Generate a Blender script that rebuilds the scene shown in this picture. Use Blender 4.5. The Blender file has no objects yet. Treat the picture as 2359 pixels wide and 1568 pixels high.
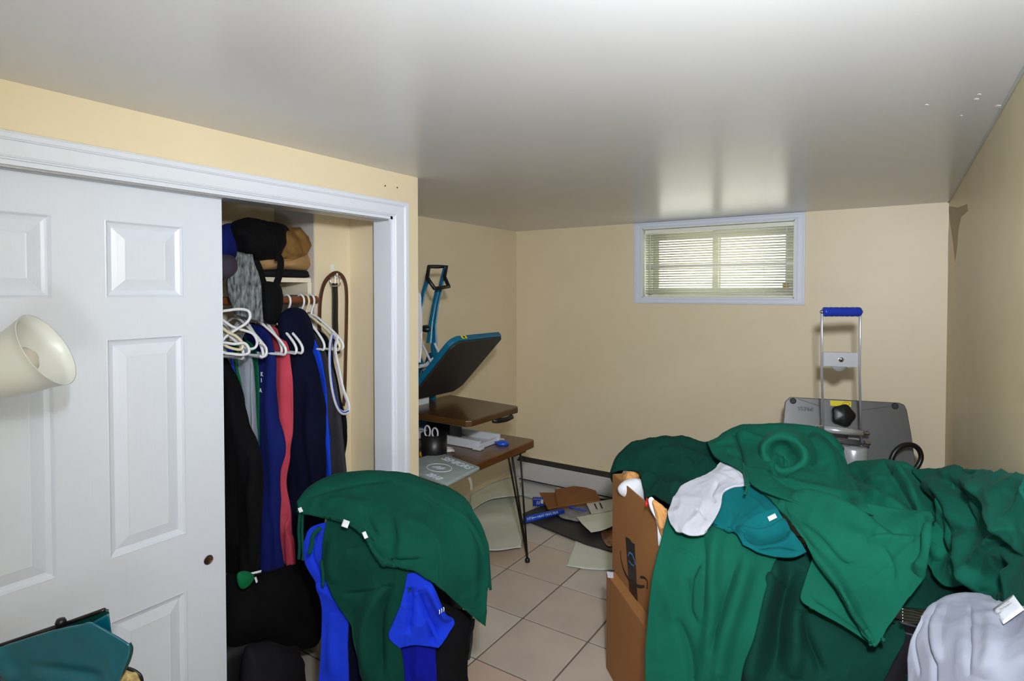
import bpy, bmesh, math, random
import numpy as np
from mathutils import Vector, Matrix
random.seed(4)
C = bpy.context.scene.collection
S = bpy.context.scene

# ---------------------------------------------------------------- camera
CAM = Vector((0, 0, 1.62)); FPX = 1344.0; CX, CY = 1179.5, 702.0
YAW = math.radians(33.5); PIT = math.radians(1.28)
FW = Vector((-math.sin(YAW), math.cos(YAW), 0)); RT = Vector((math.cos(YAW), math.sin(YAW), 0))
cd = bpy.data.cameras.new('camera'); cam = bpy.data.objects.new('camera', cd); C.objects.link(cam)
cd.sensor_width = 36; cd.lens = FPX / 2359 * 36; cd.shift_y = -(784 - CY) / 2359; cd.clip_start = .02
cam.location = CAM; cam.rotation_euler = (math.pi / 2 - PIT, 0, YAW)
S.camera = cam

# ---------------------------------------------------------------- view, world, lights
S.view_settings.view_transform = 'Standard'; S.view_settings.look = 'None'
S.view_settings.gamma = 1; S.view_settings.use_curve_mapping = False
S.view_settings.exposure = 0.07
w = bpy.data.worlds.new('daylight'); S.world = w; w.use_nodes = True
bg = w.node_tree.nodes['Background']; bg.inputs[0].default_value = (.97, 1.0, .86, 1); bg.inputs[1].default_value = 3.6
def area(name, loc, target, size, power, col, sy=None, spread=180):
    l = bpy.data.lights.new(name, 'AREA'); l.size = size; l.energy = power; l.color = col; l.spread = math.radians(spread)
    if sy: l.shape = 'RECTANGLE'; l.size_y = sy
    o = bpy.data.objects.new(name, l); C.objects.link(o); o.location = loc
    o.rotation_euler = (Vector(target) - Vector(loc)).to_track_quat('-Z', 'Y').to_euler(); return o
FL = CAM + RT * .11 - FW * .02 + Vector((0, 0, .33))
area('camera_flash', FL, FL + FW * 3 + RT * 1.5 + Vector((0, 0, -.1)), .12, 47, (.88, .93, 1.0), spread=150)
area('flash_bounce', CAM + RT * .1 - FW * .45 + Vector((0, 0, -.35)), CAM + FW * .55 - RT * .1 + Vector((0, 0, .8)), .5, 33, (.85, .915, 1.0), spread=140)

# ---------------------------------------------------------------- pixel rays (to read positions off the photograph)
def ray(px, py):
    u, v = (px - CX) / FPX, -(py - CY) / FPX
    up = Vector((0, 0, 1)); cp, sp = math.cos(PIT), math.sin(PIT)
    f = FW * cp - up * sp; upv = up * cp + FW * sp
    d = f + RT * u + upv * v
    return d / d.dot(FW)
def at(px, py, t=None, X=None, Y=None, Z=None):
    d = ray(px, py)
    if X is not None: t = (X - CAM.x) / d.x
    if Y is not None: t = (Y - CAM.y) / d.y
    if Z is not None: t = (Z - CAM.z) / d.z
    return CAM + d * t
_u = np.array(RT); _f = np.array(FW * math.cos(PIT) - Vector((0, 0, 1)) * math.sin(PIT)); _v = np.array(Vector((0, 0, 1)) * math.cos(PIT) + FW * math.sin(PIT))
def proj(P):
    q = P - np.array(CAM); z = q @ _f
    return np.stack([CX + FPX * (q @ _u) / z, CY - FPX * (q @ _v) / z], -1)
def rays(XY):
    u = (XY[..., 0:1] - CX) / FPX; v = -(XY[..., 1:2] - CY) / FPX
    d = _f + _u * u + _v * v
    return d / (d @ np.array(FW))[..., None]

# ---------------------------------------------------------------- object helpers
POS = {}
def prop(o, label=None, cat=None, group=None, kind=None):
    if label: o['label'] = label
    if cat: o['category'] = cat
    if group: o['group'] = group
    if kind: o['kind'] = kind
    return o
def thing(name, label, cat, loc, group=None):
    o = bpy.data.objects.new(name, None); C.objects.link(o); o.location = loc; o.empty_display_size = .05
    POS[o.name] = Vector(loc); return prop(o, label, cat, group)
def mk(name, verts, faces, mat, parent=None, smooth=False, mods=None, label=None):
    V = np.array([tuple(v) for v in verts], dtype=float); c = (V.min(0) + V.max(0)) / 2
    me = bpy.data.meshes.new(name); me.from_pydata((V - c).tolist(), [], [tuple(f) for f in faces]); me.update()
    if smooth: me.polygons.foreach_set('use_smooth', [True] * len(me.polygons))
    mats = mat if isinstance(mat, (list, tuple)) else [mat]
    for m in mats: me.materials.append(m)
    o = bpy.data.objects.new(name, me); C.objects.link(o); o.location = c; POS[o.name] = Vector(c)
    if parent: o.parent = parent; o.matrix_parent_inverse = Matrix.Translation(-POS[parent.name])
    if label: o['label'] = label
    return o
def bev(o, wd, seg=2, ang=.6):
    m = o.modifiers.new('bevel', 'BEVEL'); m.width = wd; m.segments = seg; m.limit_method = 'ANGLE'; m.angle_limit = ang; return o
def solid(o, th, off=0):
    m = o.modifiers.new('solid', 'SOLIDIFY'); m.thickness = th; m.offset = off; return o
def dup(root, delta=(0, 0, 0), rotz=None, label=None):
    r = root.copy(); C.objects.link(r); r.location = root.location + Vector(delta)
    if rotz is not None: r.rotation_euler.z = rotz
    POS[r.name] = Vector(r.location)
    if label: r['label'] = label
    for ch in list(root.children):
        c = ch.copy(); C.objects.link(c); c.parent = r; c.matrix_parent_inverse = ch.matrix_parent_inverse.copy()
        for g in ch.children:
            d = g.copy(); C.objects.link(d); d.parent = c; d.matrix_parent_inverse = g.matrix_parent_inverse.copy()
    return r
class MB:
    def __init__(s): s.v = []; s.f = []
    def add(s, V, F):
        n = len(s.v); s.v += [tuple(v) for v in V]; s.f += [tuple(i + n for i in f) for f in F]; return s
    def box(s, x0, x1, y0, y1, z0, z1):
        V = [(x, y, z) for z in (z0, z1) for y in (y0, y1) for x in (x0, x1)]
        return s.add(V, [(0, 2, 3, 1), (4, 5, 7, 6), (0, 1, 5, 4), (2, 6, 7, 3), (0, 4, 6, 2), (1, 3, 7, 5)])
    def obox(s, o, a, b, c):      # oriented box: origin corner and three edge vectors
        o, a, b, c = map(Vector, (o, a, b, c))
        V = [o + a * i + b * j + c * k for k in (0, 1) for j in (0, 1) for i in (0, 1)]
        return s.add(V, [(0, 2, 3, 1), (4, 5, 7, 6), (0, 1, 5, 4), (2, 6, 7, 3), (0, 4, 6, 2), (1, 3, 7, 5)])
    def prism(s, poly, vec):
        vec = Vector(vec); n = len(poly); V = [Vector(p) for p in poly] + [Vector(p) + vec for p in poly]
        return s.add(V, [tuple(range(n))[::-1], tuple(range(n, 2 * n))] + [(i, (i + 1) % n, n + (i + 1) % n, n + i) for i in range(n)])
    def tube(s, pts, r, n=10, closed=False, flat=1.0, flatdir=None):
        pts = [Vector(p) for p in pts]; N = len(pts); rs = r if isinstance(r, (list, tuple)) else [r] * N
        V = []; up = Vector(flatdir) if flatdir else None; prev = None
        for i, p in enumerate(pts):
            a = pts[(i - 1) % N] if (closed or i > 0) else p; b = pts[(i + 1) % N] if (closed or i < N - 1) else p
            t = (b - a).normalized()
            if up is not None: e1 = (up - t * up.dot(t)).normalized()
            elif prev is None: e1 = t.orthogonal().normalized()
            else: e1 = (prev - t * prev.dot(t)).normalized()
            prev = e1; e2 = t.cross(e1)
            for k in range(n):
                a_ = 2 * math.pi * k / n; V.append(p + e1 * (math.cos(a_) * rs[i] * flat) + e2 * (math.sin(a_) * rs[i]))
        F = []
        for i in range(N if closed else N - 1):
            j = (i + 1) % N
            for k in range(n): F.append((i * n + k, i * n + (k + 1) % n, j * n + (k + 1) % n, j * n + k))
        if not closed: F.append(tuple(range(n))[::-1]); F.append(tuple(range((N - 1) * n, N * n)))
        return s.add(V, F)
    def lathe(s, o, axis, prof, n=32, caps=True):     # prof: (radius, height along axis)
        o = Vector(o); ax = Vector(axis).normalized(); e1 = ax.orthogonal().normalized(); e2 = ax.cross(e1); V = []
        for r, h in prof:
            for k in range(n): a = 2 * math.pi * k / n; V.append(o + ax * h + (e1 * math.cos(a) + e2 * math.sin(a)) * r)
        F = [(i * n + k, i * n + (k + 1) % n, (i + 1) * n + (k + 1) % n, (i + 1) * n + k) for i in range(len(prof) - 1) for k in range(n)]
        if caps: F += [tuple(range(n))[::-1], tuple(range((len(prof) - 1) * n, len(prof) * n))]
        return s.add(V, F)
    def cyl(s, a, b, r, n=20):
        a, b = Vector(a), Vector(b); return s.lathe(a, b - a, [(r, 0), (r, (b - a).length)], n)
    def build(s, name, mat, parent=None, smooth=False, bevel=0, label=None):
        o = mk(name, s.v, s.f, mat, parent, smooth, label=label)
        if bevel: bev(o, bevel)
        return o
def ctube(name, pts, r, mat, parent=None, n=8, closed=False, res=8, label=None, **k):
    return MB().tube(crv(pts, res, closed), r, n, closed, **k).build(name, mat, parent, True, label=label)
def crv(pts, res=8, closed=False):
    P = [Vector(p) for p in pts]; n = len(P); out = []
    for i in range(n if closed else n - 1):
        p0, p1, p2, p3 = (P[(i - 1) % n] if (closed or i > 0) else P[i] * 2 - P[i + 1]), P[i], P[(i + 1) % n], (P[(i + 2) % n] if (closed or i < n - 2) else P[i + 1] * 2 - P[i])
        for k in range(res):
            u = k / res; out.append(.5 * ((2 * p1) + (p2 - p0) * u + (2 * p0 - 5 * p1 + 4 * p2 - p3) * u * u + (3 * p1 - p0 - 3 * p2 + p3) * u ** 3))
    if not closed: out.append(P[-1])
    return out
def text(s, o, dx, dy, size, mat, parent, name='lettering', ext=.0006, align='CENTER', bold=0):
    cu = bpy.data.curves.new(name, 'FONT'); cu.body = s; cu.size = size; cu.extrude = ext; cu.align_x = align; cu.align_y = 'CENTER'; cu.offset = bold; cu.resolution_u = 3
    tmp = bpy.data.objects.new('tmp', cu); C.objects.link(tmp)
    dg = bpy.context.evaluated_depsgraph_get(); me = bpy.data.meshes.new_from_object(tmp.evaluated_get(dg)); bpy.data.objects.remove(tmp)
    dx = Vector(dx).normalized(); dy = Vector(dy).normalized(); dz = dx.cross(dy)
    V = [Vector(o) + dx * v.co.x + dy * v.co.y + dz * v.co.z for v in me.vertices]
    F = [tuple(p.vertices) for p in me.polygons]; bpy.data.meshes.remove(me)
    return mk(name, V, F, mat, parent)

# ---------------------------------------------------------------- numpy noise
_rng = np.random.RandomState(7); _tab = _rng.rand(32, 32, 32)
def vnoise(P):
    i = np.floor(P).astype(int); f = P - i; f = f * f * (3 - 2 * f); r = 0
    for a in (0, 1):
        for b in (0, 1):
            for c in (0, 1):
                wgt = (f[..., 0] if a else 1 - f[..., 0]) * (f[..., 1] if b else 1 - f[..., 1]) * (f[..., 2] if c else 1 - f[..., 2])
                r = r + wgt * _tab[(i[..., 0] + a) % 32, (i[..., 1] + b) % 32, (i[..., 2] + c) % 32]
    return r * 2 - 1

# ---------------------------------------------------------------- materials
def srgb(r, g, b):
    f = lambda c: (c / 255 / 12.92) if c / 255 <= .04045 else ((c / 255 + .055) / 1.055) ** 2.4
    return (f(r), f(g), f(b), 1)
def mat(name, col, rough=.6, metal=0, bump=0, bscale=60, var=0, vscale=3, sheen=0, trans=0, spec=.5, coat=0, vcol=None, stretch=None, emit=None, alpha=None, bdist=.002):
    m = bpy.data.materials.new(name); m.use_nodes = True; nt = m.node_tree; b = nt.nodes['Principled BSDF']; L = nt.links
    b.inputs['Base Color'].default_value = col; b.inputs['Roughness'].default_value = rough; b.inputs['Metallic'].default_value = metal
    b.inputs['Specular IOR Level'].default_value = spec; b.inputs['Coat Weight'].default_value = coat
    if sheen: b.inputs['Sheen Weight'].default_value = sheen; b.inputs['Sheen Roughness'].default_value = .4; b.inputs['Sheen Tint'].default_value = tuple(min(1, c * 2 + .1) for c in col[:3]) + (1,)
    if trans: b.inputs['Transmission Weight'].default_value = trans
    if alpha is not None: b.inputs['Alpha'].default_value = alpha
    tc = nt.nodes.new('ShaderNodeTexCoord'); src = tc.outputs['Object']
    if stretch:
        mp = nt.nodes.new('ShaderNodeMapping'); mp.inputs['Scale'].default_value = stretch; L.new(src, mp.inputs[0]); src = mp.outputs[0]
    if var:
        n = nt.nodes.new('ShaderNodeTexNoise'); n.inputs['Scale'].default_value = vscale; n.inputs['Detail'].default_value = 5; L.new(src, n.inputs['Vector'])
        r = nt.nodes.new('ShaderNodeValToRGB'); r.color_ramp.elements[0].position = .3; r.color_ramp.elements[1].position = .7
        c2 = vcol or tuple(min(1, c * (1 + var)) for c in col[:3]) + (1,); c1 = tuple(c * (1 - var) for c in col[:3]) + (1,) if not vcol else col
        r.color_ramp.elements[0].color = c1; r.color_ramp.elements[1].color = c2
        L.new(n.outputs['Fac'], r.inputs[0]); L.new(r.outputs[0], b.inputs['Base Color'])
    if bump:
        n2 = nt.nodes.new('ShaderNodeTexNoise'); n2.inputs['Scale'].default_value = bscale; n2.inputs['Detail'].default_value = 4; L.new(src, n2.inputs['Vector'])
        bp = nt.nodes.new('ShaderNodeBump'); bp.inputs['Strength'].default_value = bump; bp.inputs['Distance'].default_value = bdist
        L.new(n2.outputs['Fac'], bp.inputs['Height']); L.new(bp.outputs[0], b.inputs['Normal'])
    return m
def fabric(name, col, sheen=.04, var=.12): return mat(name, col, .9, bump=.35, bscale=420, var=var, vscale=9, sheen=sheen, spec=.15, bdist=.001)

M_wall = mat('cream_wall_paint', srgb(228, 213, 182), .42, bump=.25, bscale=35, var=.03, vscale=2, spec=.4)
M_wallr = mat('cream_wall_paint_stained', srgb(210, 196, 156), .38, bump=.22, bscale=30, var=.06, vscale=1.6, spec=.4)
M_grey = mat('closet_grey', srgb(196, 190, 182), .6, bump=.15, bscale=40)
M_ceil = mat('glossy_ceiling_paint', srgb(216, 217, 221), .27, bump=.12, bscale=5, var=.02, vscale=1.2, spec=.42, bdist=.004)
M_white = mat('white_trim_paint', srgb(222, 227, 238), .35, bump=.08, bscale=30)
M_door = mat('white_door_paint', srgb(220, 226, 239), .33, bump=.35, bscale=90, stretch=(1, 1, .06), bdist=.0015)
M_dark = mat('dark_gap', srgb(38, 40, 42), .6)
M_heat = mat('heater_enamel', srgb(206, 206, 204), .4)
M_vinyl = mat('window_vinyl', srgb(226, 228, 216), .35)
M_tile = [mat('floor_tile_glaze_%s' % n, srgb(*c), .28, bump=.1, bscale=14, var=.1, vscale=3.5, vcol=srgb(*c2), spec=.45) for n, c, c2 in
          (('beige', (206, 192, 176), (190, 178, 166)), ('pale', (212, 202, 188), (196, 188, 176)), ('warm', (208, 186, 168), (198, 176, 158)))]
M_grout = mat('floor_grout', srgb(112, 100, 88), .9, bump=.3, bscale=120)
M_track = mat('track_aluminium', srgb(170, 172, 176), .35, metal=.3)
M_blackp = mat('black_plastic', srgb(18, 18, 20), .4, bump=.1, bscale=80)
M_chrome = mat('chrome', srgb(215, 218, 224), .12, metal=1)
M_steel = mat('brushed_steel', srgb(190, 192, 198), .3, metal=1)
M_bronze = mat('bronze_pull', srgb(112, 92, 76), .35, metal=.9)

# ================================================================ the room
XW, XR, XL, YB, ZC, XB = -1.80, .235, -2.70, 4.15, 2.13, -2.43   # closet front wall, right wall, recess wall, window wall, ceiling, closet back
YF = -1.3                                                          # wall behind the camera
YJ, YE, YC = 1.796, 1.955, .24                                    # jamb, end of closet box, other jamb
ZO = 1.94                                                          # closet opening height
floor = prop(MB().box(XL - .1, XR + .1, YF - .1, YB + .1, -.05, -.004).build('floor', M_grout), kind='structure')
tx, ty, ox, oy, g = .357, .3865, -1.537, 2.806, .0045
tmesh = {}
i0, i1 = int((XL - ox) / tx) - 1, int((XR - ox) / tx) + 1; j0, j1 = int((YF - oy) / ty) - 1, int((YB - oy) / ty) + 1
for i in range(i0, i1 + 1):
    for j in range(j0, j1 + 1):
        x0, x1, y0, y1 = max(ox + i * tx + g, XL), min(ox + (i + 1) * tx - g, XR), max(oy + j * ty + g, YF), min(oy + (j + 1) * ty - g, YB)
        if x1 - x0 < .01 or y1 - y0 < .01: continue
        k = random.choice((0, 0, 1, 1, 2)); 
        if (i, j) in ((1, -3), (0, -3), (2, -3)): k = 2
        sx, sy = round(x1 - x0, 4), round(y1 - y0, 4); key = (sx, sy, k)
        if key not in tmesh:
            o = MB().box(x0, x1, y0, y1, -.006, 0).build('tile', M_tile[k], floor); bev(o, .0015, 1); tmesh[key] = o
        else:
            q = tmesh[key]; o = q.copy(); C.objects.link(o); o.location = ((x0 + x1) / 2, (y0 + y1) / 2, -.003)
prop(MB().box(XL - .15, XR + .15, YF - .15, YB + .15, ZC, ZC + .06).build('ceiling', M_ceil), kind='structure')
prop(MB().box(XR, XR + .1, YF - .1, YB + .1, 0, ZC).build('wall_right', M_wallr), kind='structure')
prop(MB().box(XL - .1, XR + .1, YF - .1, YF, 0, ZC).build('wall_front', M_wall), kind='structure')
prop(MB().box(XL - .1, XL, YE - .1, YB + .1, 0, ZC).build('wall_recess', M_wall), kind='structure')
# window wall with the opening
wx0, wx1, wz0, wz1 = -1.585, -.56, 1.578, 2.085
m = MB(); m.box(XL - .1, wx0, YB, YB + .22, 0, ZC); m.box(wx1, XR + .1, YB, YB + .22, 0, ZC); m.box(wx0, wx1, YB, YB + .22, 0, wz0); m.box(wx0, wx1, YB, YB + .22, wz1, ZC)
prop(m.build('wall_back', M_wall), kind='structure')
# closet front wall: header, strip beside the casing, rest behind the camera
m = MB(); m.box(XW - .1, XW, YC, YE, ZO, ZC); m.box(XW - .1, XW, YJ, YE, 0, ZO); m.box(XW - .1, XW, YF, YC, 0, ZC); m.box(XL, XW - .1, YE - .09, YE, 0, ZC)
prop(m.build('wall_left', M_wall), kind='structure')
for (yy, zz) in ((at(887, 428, X=XW).y, at(887, 428, X=XW).z), (at(915, 432, X=XW).y, at(915, 432, X=XW).z)):
    MB().cyl((XW - .004, yy, zz), (XW + .0012, yy, zz), .0035, 10).build('screw_hole', M_dark, bpy.data.objects['wall_left'])
m = MB(); m.box(XB - .05, XB, YC - .3, YE - .09, 0, ZC)
prop(m.build('wall_closet_back', M_wall), kind='structure')
YCOL, XCOL = 1.669, -2.146
prop(MB().box(XB, XCOL, YCOL, YE - .09, 0, ZC).build('wall_closet_chase', [M_wall]), kind='structure')
prop(MB().box(XB + .001, XCOL - .002, YCOL - .006, YCOL, 0, ZC).build('wall_closet_chase_face', [M_grey]), kind='structure')  # thin skin that colours this one face of the chase grey
prop(MB().box(XB, XW - .1, YC - .35, YC - .3, 0, ZC).build('wall_closet_end', M_wall), kind='structure')
# casing, jambs and head of the closet opening
def casing_run(m, a, b, inw, wd, x, prof):     # boards with a stepped profile: a->b runs along the opening edge, inw points away from the opening
    a, b, inw = Vector(a), Vector(b), Vector(inw)
    for (u0, u1, th) in prof: 
        d = (b - a).normalized(); e0, e1 = u0 * wd, u1 * wd
        P = [a + inw * e0 + d * (-0), b + inw * e0, b + inw * e1, a + inw * e1]
        m.prism(P, (th, 0, 0))
PROF = ((0, .07, .010), (.07, .13, .0125), (.13, .68, .0115), (.68, .74, .0145), (.74, .94, .016), (.94, 1, .013))
cw = .088; ct = .068
m = MB()
for (u0, u1, th) in PROF:
    y0, y1, z0, z1 = YJ + u0 * cw, YJ + u1 * cw, ZO + u0 * ct, ZO + u1 * ct
    m.prism([(XW, y0, 0), (XW, y1, 0), (XW, y1, z1), (XW, y0, z0)], (th, 0, 0))
    m.prism([(XW, YC - u0 * cw, z0), (XW, y0, z0), (XW, y1, z1), (XW, YC - u1 * cw, z1)], (th, 0, 0))
    m.prism([(XW, YC - u1 * cw, 0), (XW, YC - u0 * cw, 0), (XW, YC - u0 * cw, z0), (XW, YC - u1 * cw, z1)], (th, 0, 0))
prop(bev(m.build('trim_1', M_white), .0012, 1), kind='structure')
m = MB(); m.box(XW - .10, XW + .002, YJ - .012, YJ, 0, ZO); m.box(XW - .10, XW + .002, YC, YC + .012, 0, ZO); m.box(XW - .10, XW + .002, YC, YJ, ZO - .012, ZO)
prop(m.build('trim_2', M_white), kind='structure')
m = MB(); m.box(XW - .09, XW - .006, YC, YJ - .012, ZO - .018, ZO - .012); m.box(XW - .012, XW - .008, YC, YJ - .012, ZO - .018, ZO - .012)
tr = prop(m.build('trim_3', M_track), kind='structure')
# six panel sliding doors
def panel_door(name, X, y0, y1, z0, z1, th):
    root = bpy.data.objects.new(name, None); C.objects.link(root); root.location = (X, (y0 + y1) / 2, z0); POS[root.name] = Vector(root.location); root['kind'] = 'structure'
    W = y1 - y0; cols = [(y0 + .125, y0 + .339), (y0 + .462, y0 + .676)]; cols = [(a * 1, b) for a, b in cols]
    rows = [(.22, .685), (.863, 1.487), (1.603, 1.822)]
    m = MB(); d = .011
    ys = sorted([y0, y1] + [c for p in cols for c in p]); zs = sorted([z0, z1] + [c for p in rows for c in p])
    # front skin with holes
    for i in range(len(ys) - 1):
        for j in range(len(zs) - 1):
            hole = (i % 2 == 1) and (j % 2 == 1)
            if not hole: m.add([(X, ys[i], zs[j]), (X, ys[i + 1], zs[j]), (X, ys[i + 1], zs[j + 1]), (X, ys[i], zs[j + 1])], [(0, 1, 2, 3)])
    m.add([(X - th, y0, z0), (X - th, y1, z0), (X - th, y1, z1), (X - th, y0, z1), (X, y0, z0), (X, y1, z0), (X, y1, z1), (X, y0, z1)],
          [(0, 3, 2, 1), (0, 1, 5, 4), (1, 2, 6, 5), (2, 3, 7, 6), (3, 0, 4, 7)])
    m.build('slab', M_door, root)
    for (a, b) in cols:
        for (c, e) in rows:
            q = MB(); rings = [(0, 0), (.003, .0008), (.008, -.006), (.013, -.0085), (.02, -d), (.052, -.002), (.055, -.0025)]
            V = []
            for (ins, dep) in rings: V += [(X + dep, a + ins, c + ins), (X + dep, b - ins, c + ins), (X + dep, b - ins, e - ins), (X + dep, a + ins, e - ins)]
            F = [(4 * r + k, 4 * r + (k + 1) % 4, 4 * r + 4 + (k + 1) % 4, 4 * r + 4 + k) for r in range(len(rings) - 1) for k in range(4)] + [tuple(4 * (len(rings) - 1) + k for k in range(4))]
            q.add(V, F).build('panel', M_door, root)
    return root
XD = -1.848
d1 = panel_door('door_1', XD, .271, 1.072, .02, 1.927, .035)
pc = at(480, 1289, X=XD)
o = MB().lathe((XD - .003, pc.y, pc.z), (1, 0, 0), [(.0, .0036), (.010, .0038), (.0125, .005), (.0135, .0058), (.015, .0052), (.0155, .004)], 28, False).build('finger_pull', M_bronze, d1, True)
panel_door('door_2', XD - .042, .245, 1.02, .02, 1.927, .033)
# window
win = bpy.data.objects.new('window_1', None); C.objects.link(win); win.location = (-1.07, YB, 1.54); POS[win.name] = Vector(win.location); win['kind'] = 'structure'
m = MB(); WP = ((0, .2, .010), (.2, .3, .014), (.3, .72, .012), (.72, .86, .018), (.86, 1, .013)); c_ = .062; zt = ZC - .002 - wz1
for (u0, u1, th) in WP:
    a, b = u0 * c_, u1 * c_; t0, t1 = u0 * zt, u1 * zt; bz0, bz1 = u0 * .042, u1 * .042
    for P in ([(wx0 - a, wz0 - bz0), (wx1 + a, wz0 - bz0), (wx1 + b, wz0 - bz1), (wx0 - b, wz0 - bz1)], [(wx0 - a, wz1 + t0), (wx1 + a, wz1 + t0), (wx1 + b, wz1 + t1), (wx0 - b, wz1 + t1)],
              [(wx0 - a, wz0 - bz0), (wx0 - a, wz1 + t0), (wx0 - b, wz1 + t1), (wx0 - b, wz0 - bz1)], [(wx1 + a, wz0 - bz0), (wx1 + a, wz1 + t0), (wx1 + b, wz1 + t1), (wx1 + b, wz0 - bz1)]):
        m.prism([(x, YB, z) for x, z in P], (0, -th, 0))
bev(m.build('window_casing', M_white, win), .001, 1)
m = MB(); m.box(wx0, wx0 + .006, YB - .008, YB + .2, wz0, wz1); m.box(wx1 - .006, wx1, YB - .008, YB + .2, wz0, wz1); m.box(wx0, wx1, YB - .008, YB + .2, wz0, wz0 + .006); m.box(wx0, wx1, YB - .008, YB + .2, wz1 - .006, wz1)
m.build('window_reveal', M_vinyl, win)
YG = YB + .11
def sash(x0, x1, y, z0, z1, fr, name):
    m = MB(); m.box(x0, x0 + fr, y, y + .03, z0, z1); m.box(x1 - fr, x1, y, y + .03, z0, z1); m.box(x0 + fr, x1 - fr, y, y + .03, z0, z0 + fr); m.box(x0 + fr, x1 - fr, y, y + .03, z1 - fr, z1)
    o = bev(m.build(name, M_vinyl, win), .003, 2)
    MB().box(x0 + fr, x1 - fr, y + .012, y + .016, z0 + fr, z1 - fr).build('pane', M_glass, o)
M_glass = bpy.data.materials.new('window_glass'); M_glass.use_nodes = True; nt = M_glass.node_tree; nt.nodes.clear()
o_ = nt.nodes.new('ShaderNodeOutputMaterial'); mx = nt.nodes.new('ShaderNodeMixShader'); tb = nt.nodes.new('ShaderNodeBsdfTransparent'); gb = nt.nodes.new('ShaderNodeBsdfGlossy')
gb.inputs['Roughness'].default_value = .02; mx.inputs[0].default_value = .06; nt.links.new(tb.outputs[0], mx.inputs[1]); nt.links.new(gb.outputs[0], mx.inputs[2]); nt.links.new(mx.outputs[0], o_.inputs[0])
xm = at(1647, 600, Y=YG).x
m = MB(); f = .03; m.box(wx0, wx0 + f, YG, YG + .08, wz0, wz1); m.box(wx1 - f, wx1, YG, YG + .08, wz0, wz1); m.box(wx0, wx1, YG, YG + .08, wz0, wz0 + f); m.box(wx0, wx1, YG, YG + .08, wz1 - f, wz1)
bev(m.build('window_frame', M_vinyl, win), .003, 1)
sash(wx0 + f, xm + .03, YG + .04, wz0 + f, wz1 - f, .042, 'sash'); sash(xm - .02, wx1 - f, YG + .005, wz0 + f, wz1 - f, .042, 'sash')
MB().box(wx1 - .085, wx1 - .05, YG - .012, YG + .006, wz0 + .07, wz0 + .105).build('sash_lock', mat('brass_lock', srgb(170, 130, 60), .35, metal=.7), win)
# concrete window well outside
M_conc = mat('concrete_well', srgb(170, 168, 150), .9, bump=.4, bscale=30)
m = MB(); m.box(-2.0, -.1, YB + .7, YB + .8, .9, 1.58); m.box(-2.0, -1.9, YB + .22, YB + .8, .9, 1.58); m.box(-.2, -.1, YB + .22, YB + .8, .9, 1.58); m.box(-2, -.1, YB + .22, YB + .8, .8, .95)
prop(m.build('wall_window_well', M_conc), kind='structure')
# baseboard heater
ht = prop(thing('baseboard_heater', 'long white baseboard heater with dark top slot along the foot of the window wall', 'heater', ((XL + XR) / 2, YB - .035, 0)))
m = MB(); m.prism([(XL + .015, YB - .07, .085), (XL + .015, YB - .066, .062), (XL + .015, YB - .062, .062), (XL + .015, YB - .062, .205), (XL + .015, YB - .07, .205)], (XR - XL - .03, 0, 0)); m.build('front_panel', M_heat, ht)
m = MB(); m.prism([(XL + .03, YB - .066, .205), (XL + .03, YB - .02, .232), (XL + .03, YB - .001, .232), (XL + .03, YB - .001, .05), (XL + .03, YB - .05, .05)], (XR - XL - .06, 0, 0)); m.build('damper', M_dark, ht)
m = MB(); m.prism([(XL + .015, YB - .022, .234), (XL + .015, YB - .022, .240), (XL + .015, YB - .001, .252), (XL + .015, YB - .001, .234)], (XR - XL - .03, 0, 0)); m.build('top_cap', M_wall, ht)
m = MB(); m.box(XL + .001, XL + .045, YB - .073, YB - .001, .02, .236); bev(m.build('end_cap', M_heat, ht), .004)
prop(MB().box(XL, XL + .012, YE, YB - .075, 0, .1).build('baseboard_left', M_wall), kind='structure')
# water stain on the right wall, chipped paint and the pale bead along the ceiling corner
wr_ = bpy.data.objects['wall_right']; M_stain = mat('water_stain', srgb(150, 130, 84), .5, var=.15, vscale=30); M_chip = mat('paint_chip', srgb(226, 230, 226), .7)
from mathutils import Vector as _V
for pts in (((2184, 474), (2206, 478), (2228, 470), (2230, 486), (2214, 500), (2208, 530), (2205, 570), (2200, 604), (2196, 560), (2190, 520)), ((2178, 470), (2184, 480), (2186, 540), (2184, 610), (2179, 560))):
    m = MB(); m.prism([at(px, py, X=XR) for px, py in pts], (-.0006, 0, 0)); m.build('stain', M_stain, wr_)
ce = bpy.data.objects['ceiling']
for px, py, s_ in ((2135, 242, 5), (2250, 229, 6), (2256, 218, 5), (2300, 245, 8), (2331, 243, 9), (2215, 266, 3)):
    m = MB(); m.prism([at(px + dx * s_, py + dy * s_ * .5, Z=ZC) for dx, dy in ((-1, 0), (-.3, -.8), (.8, -.6), (1, .3), (.1, .9))], (0, 0, -.0008)); m.build('paint_chip', M_chip, ce)
prop(MB().tube([(XR - .002, 1.2, ZC - .002), (XR - .002, YB - .002, ZC - .002)], .0045, 6).build('trim_4', mat('ceiling_caulk', srgb(186, 188, 184), .6)), kind='structure')
prop(MB().tube([(XL + .002, YB - .002, ZC - .002), (XL + .002, YB - .002, .25)], .003, 6).build('trim_5', M_wall), kind='structure')

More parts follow.
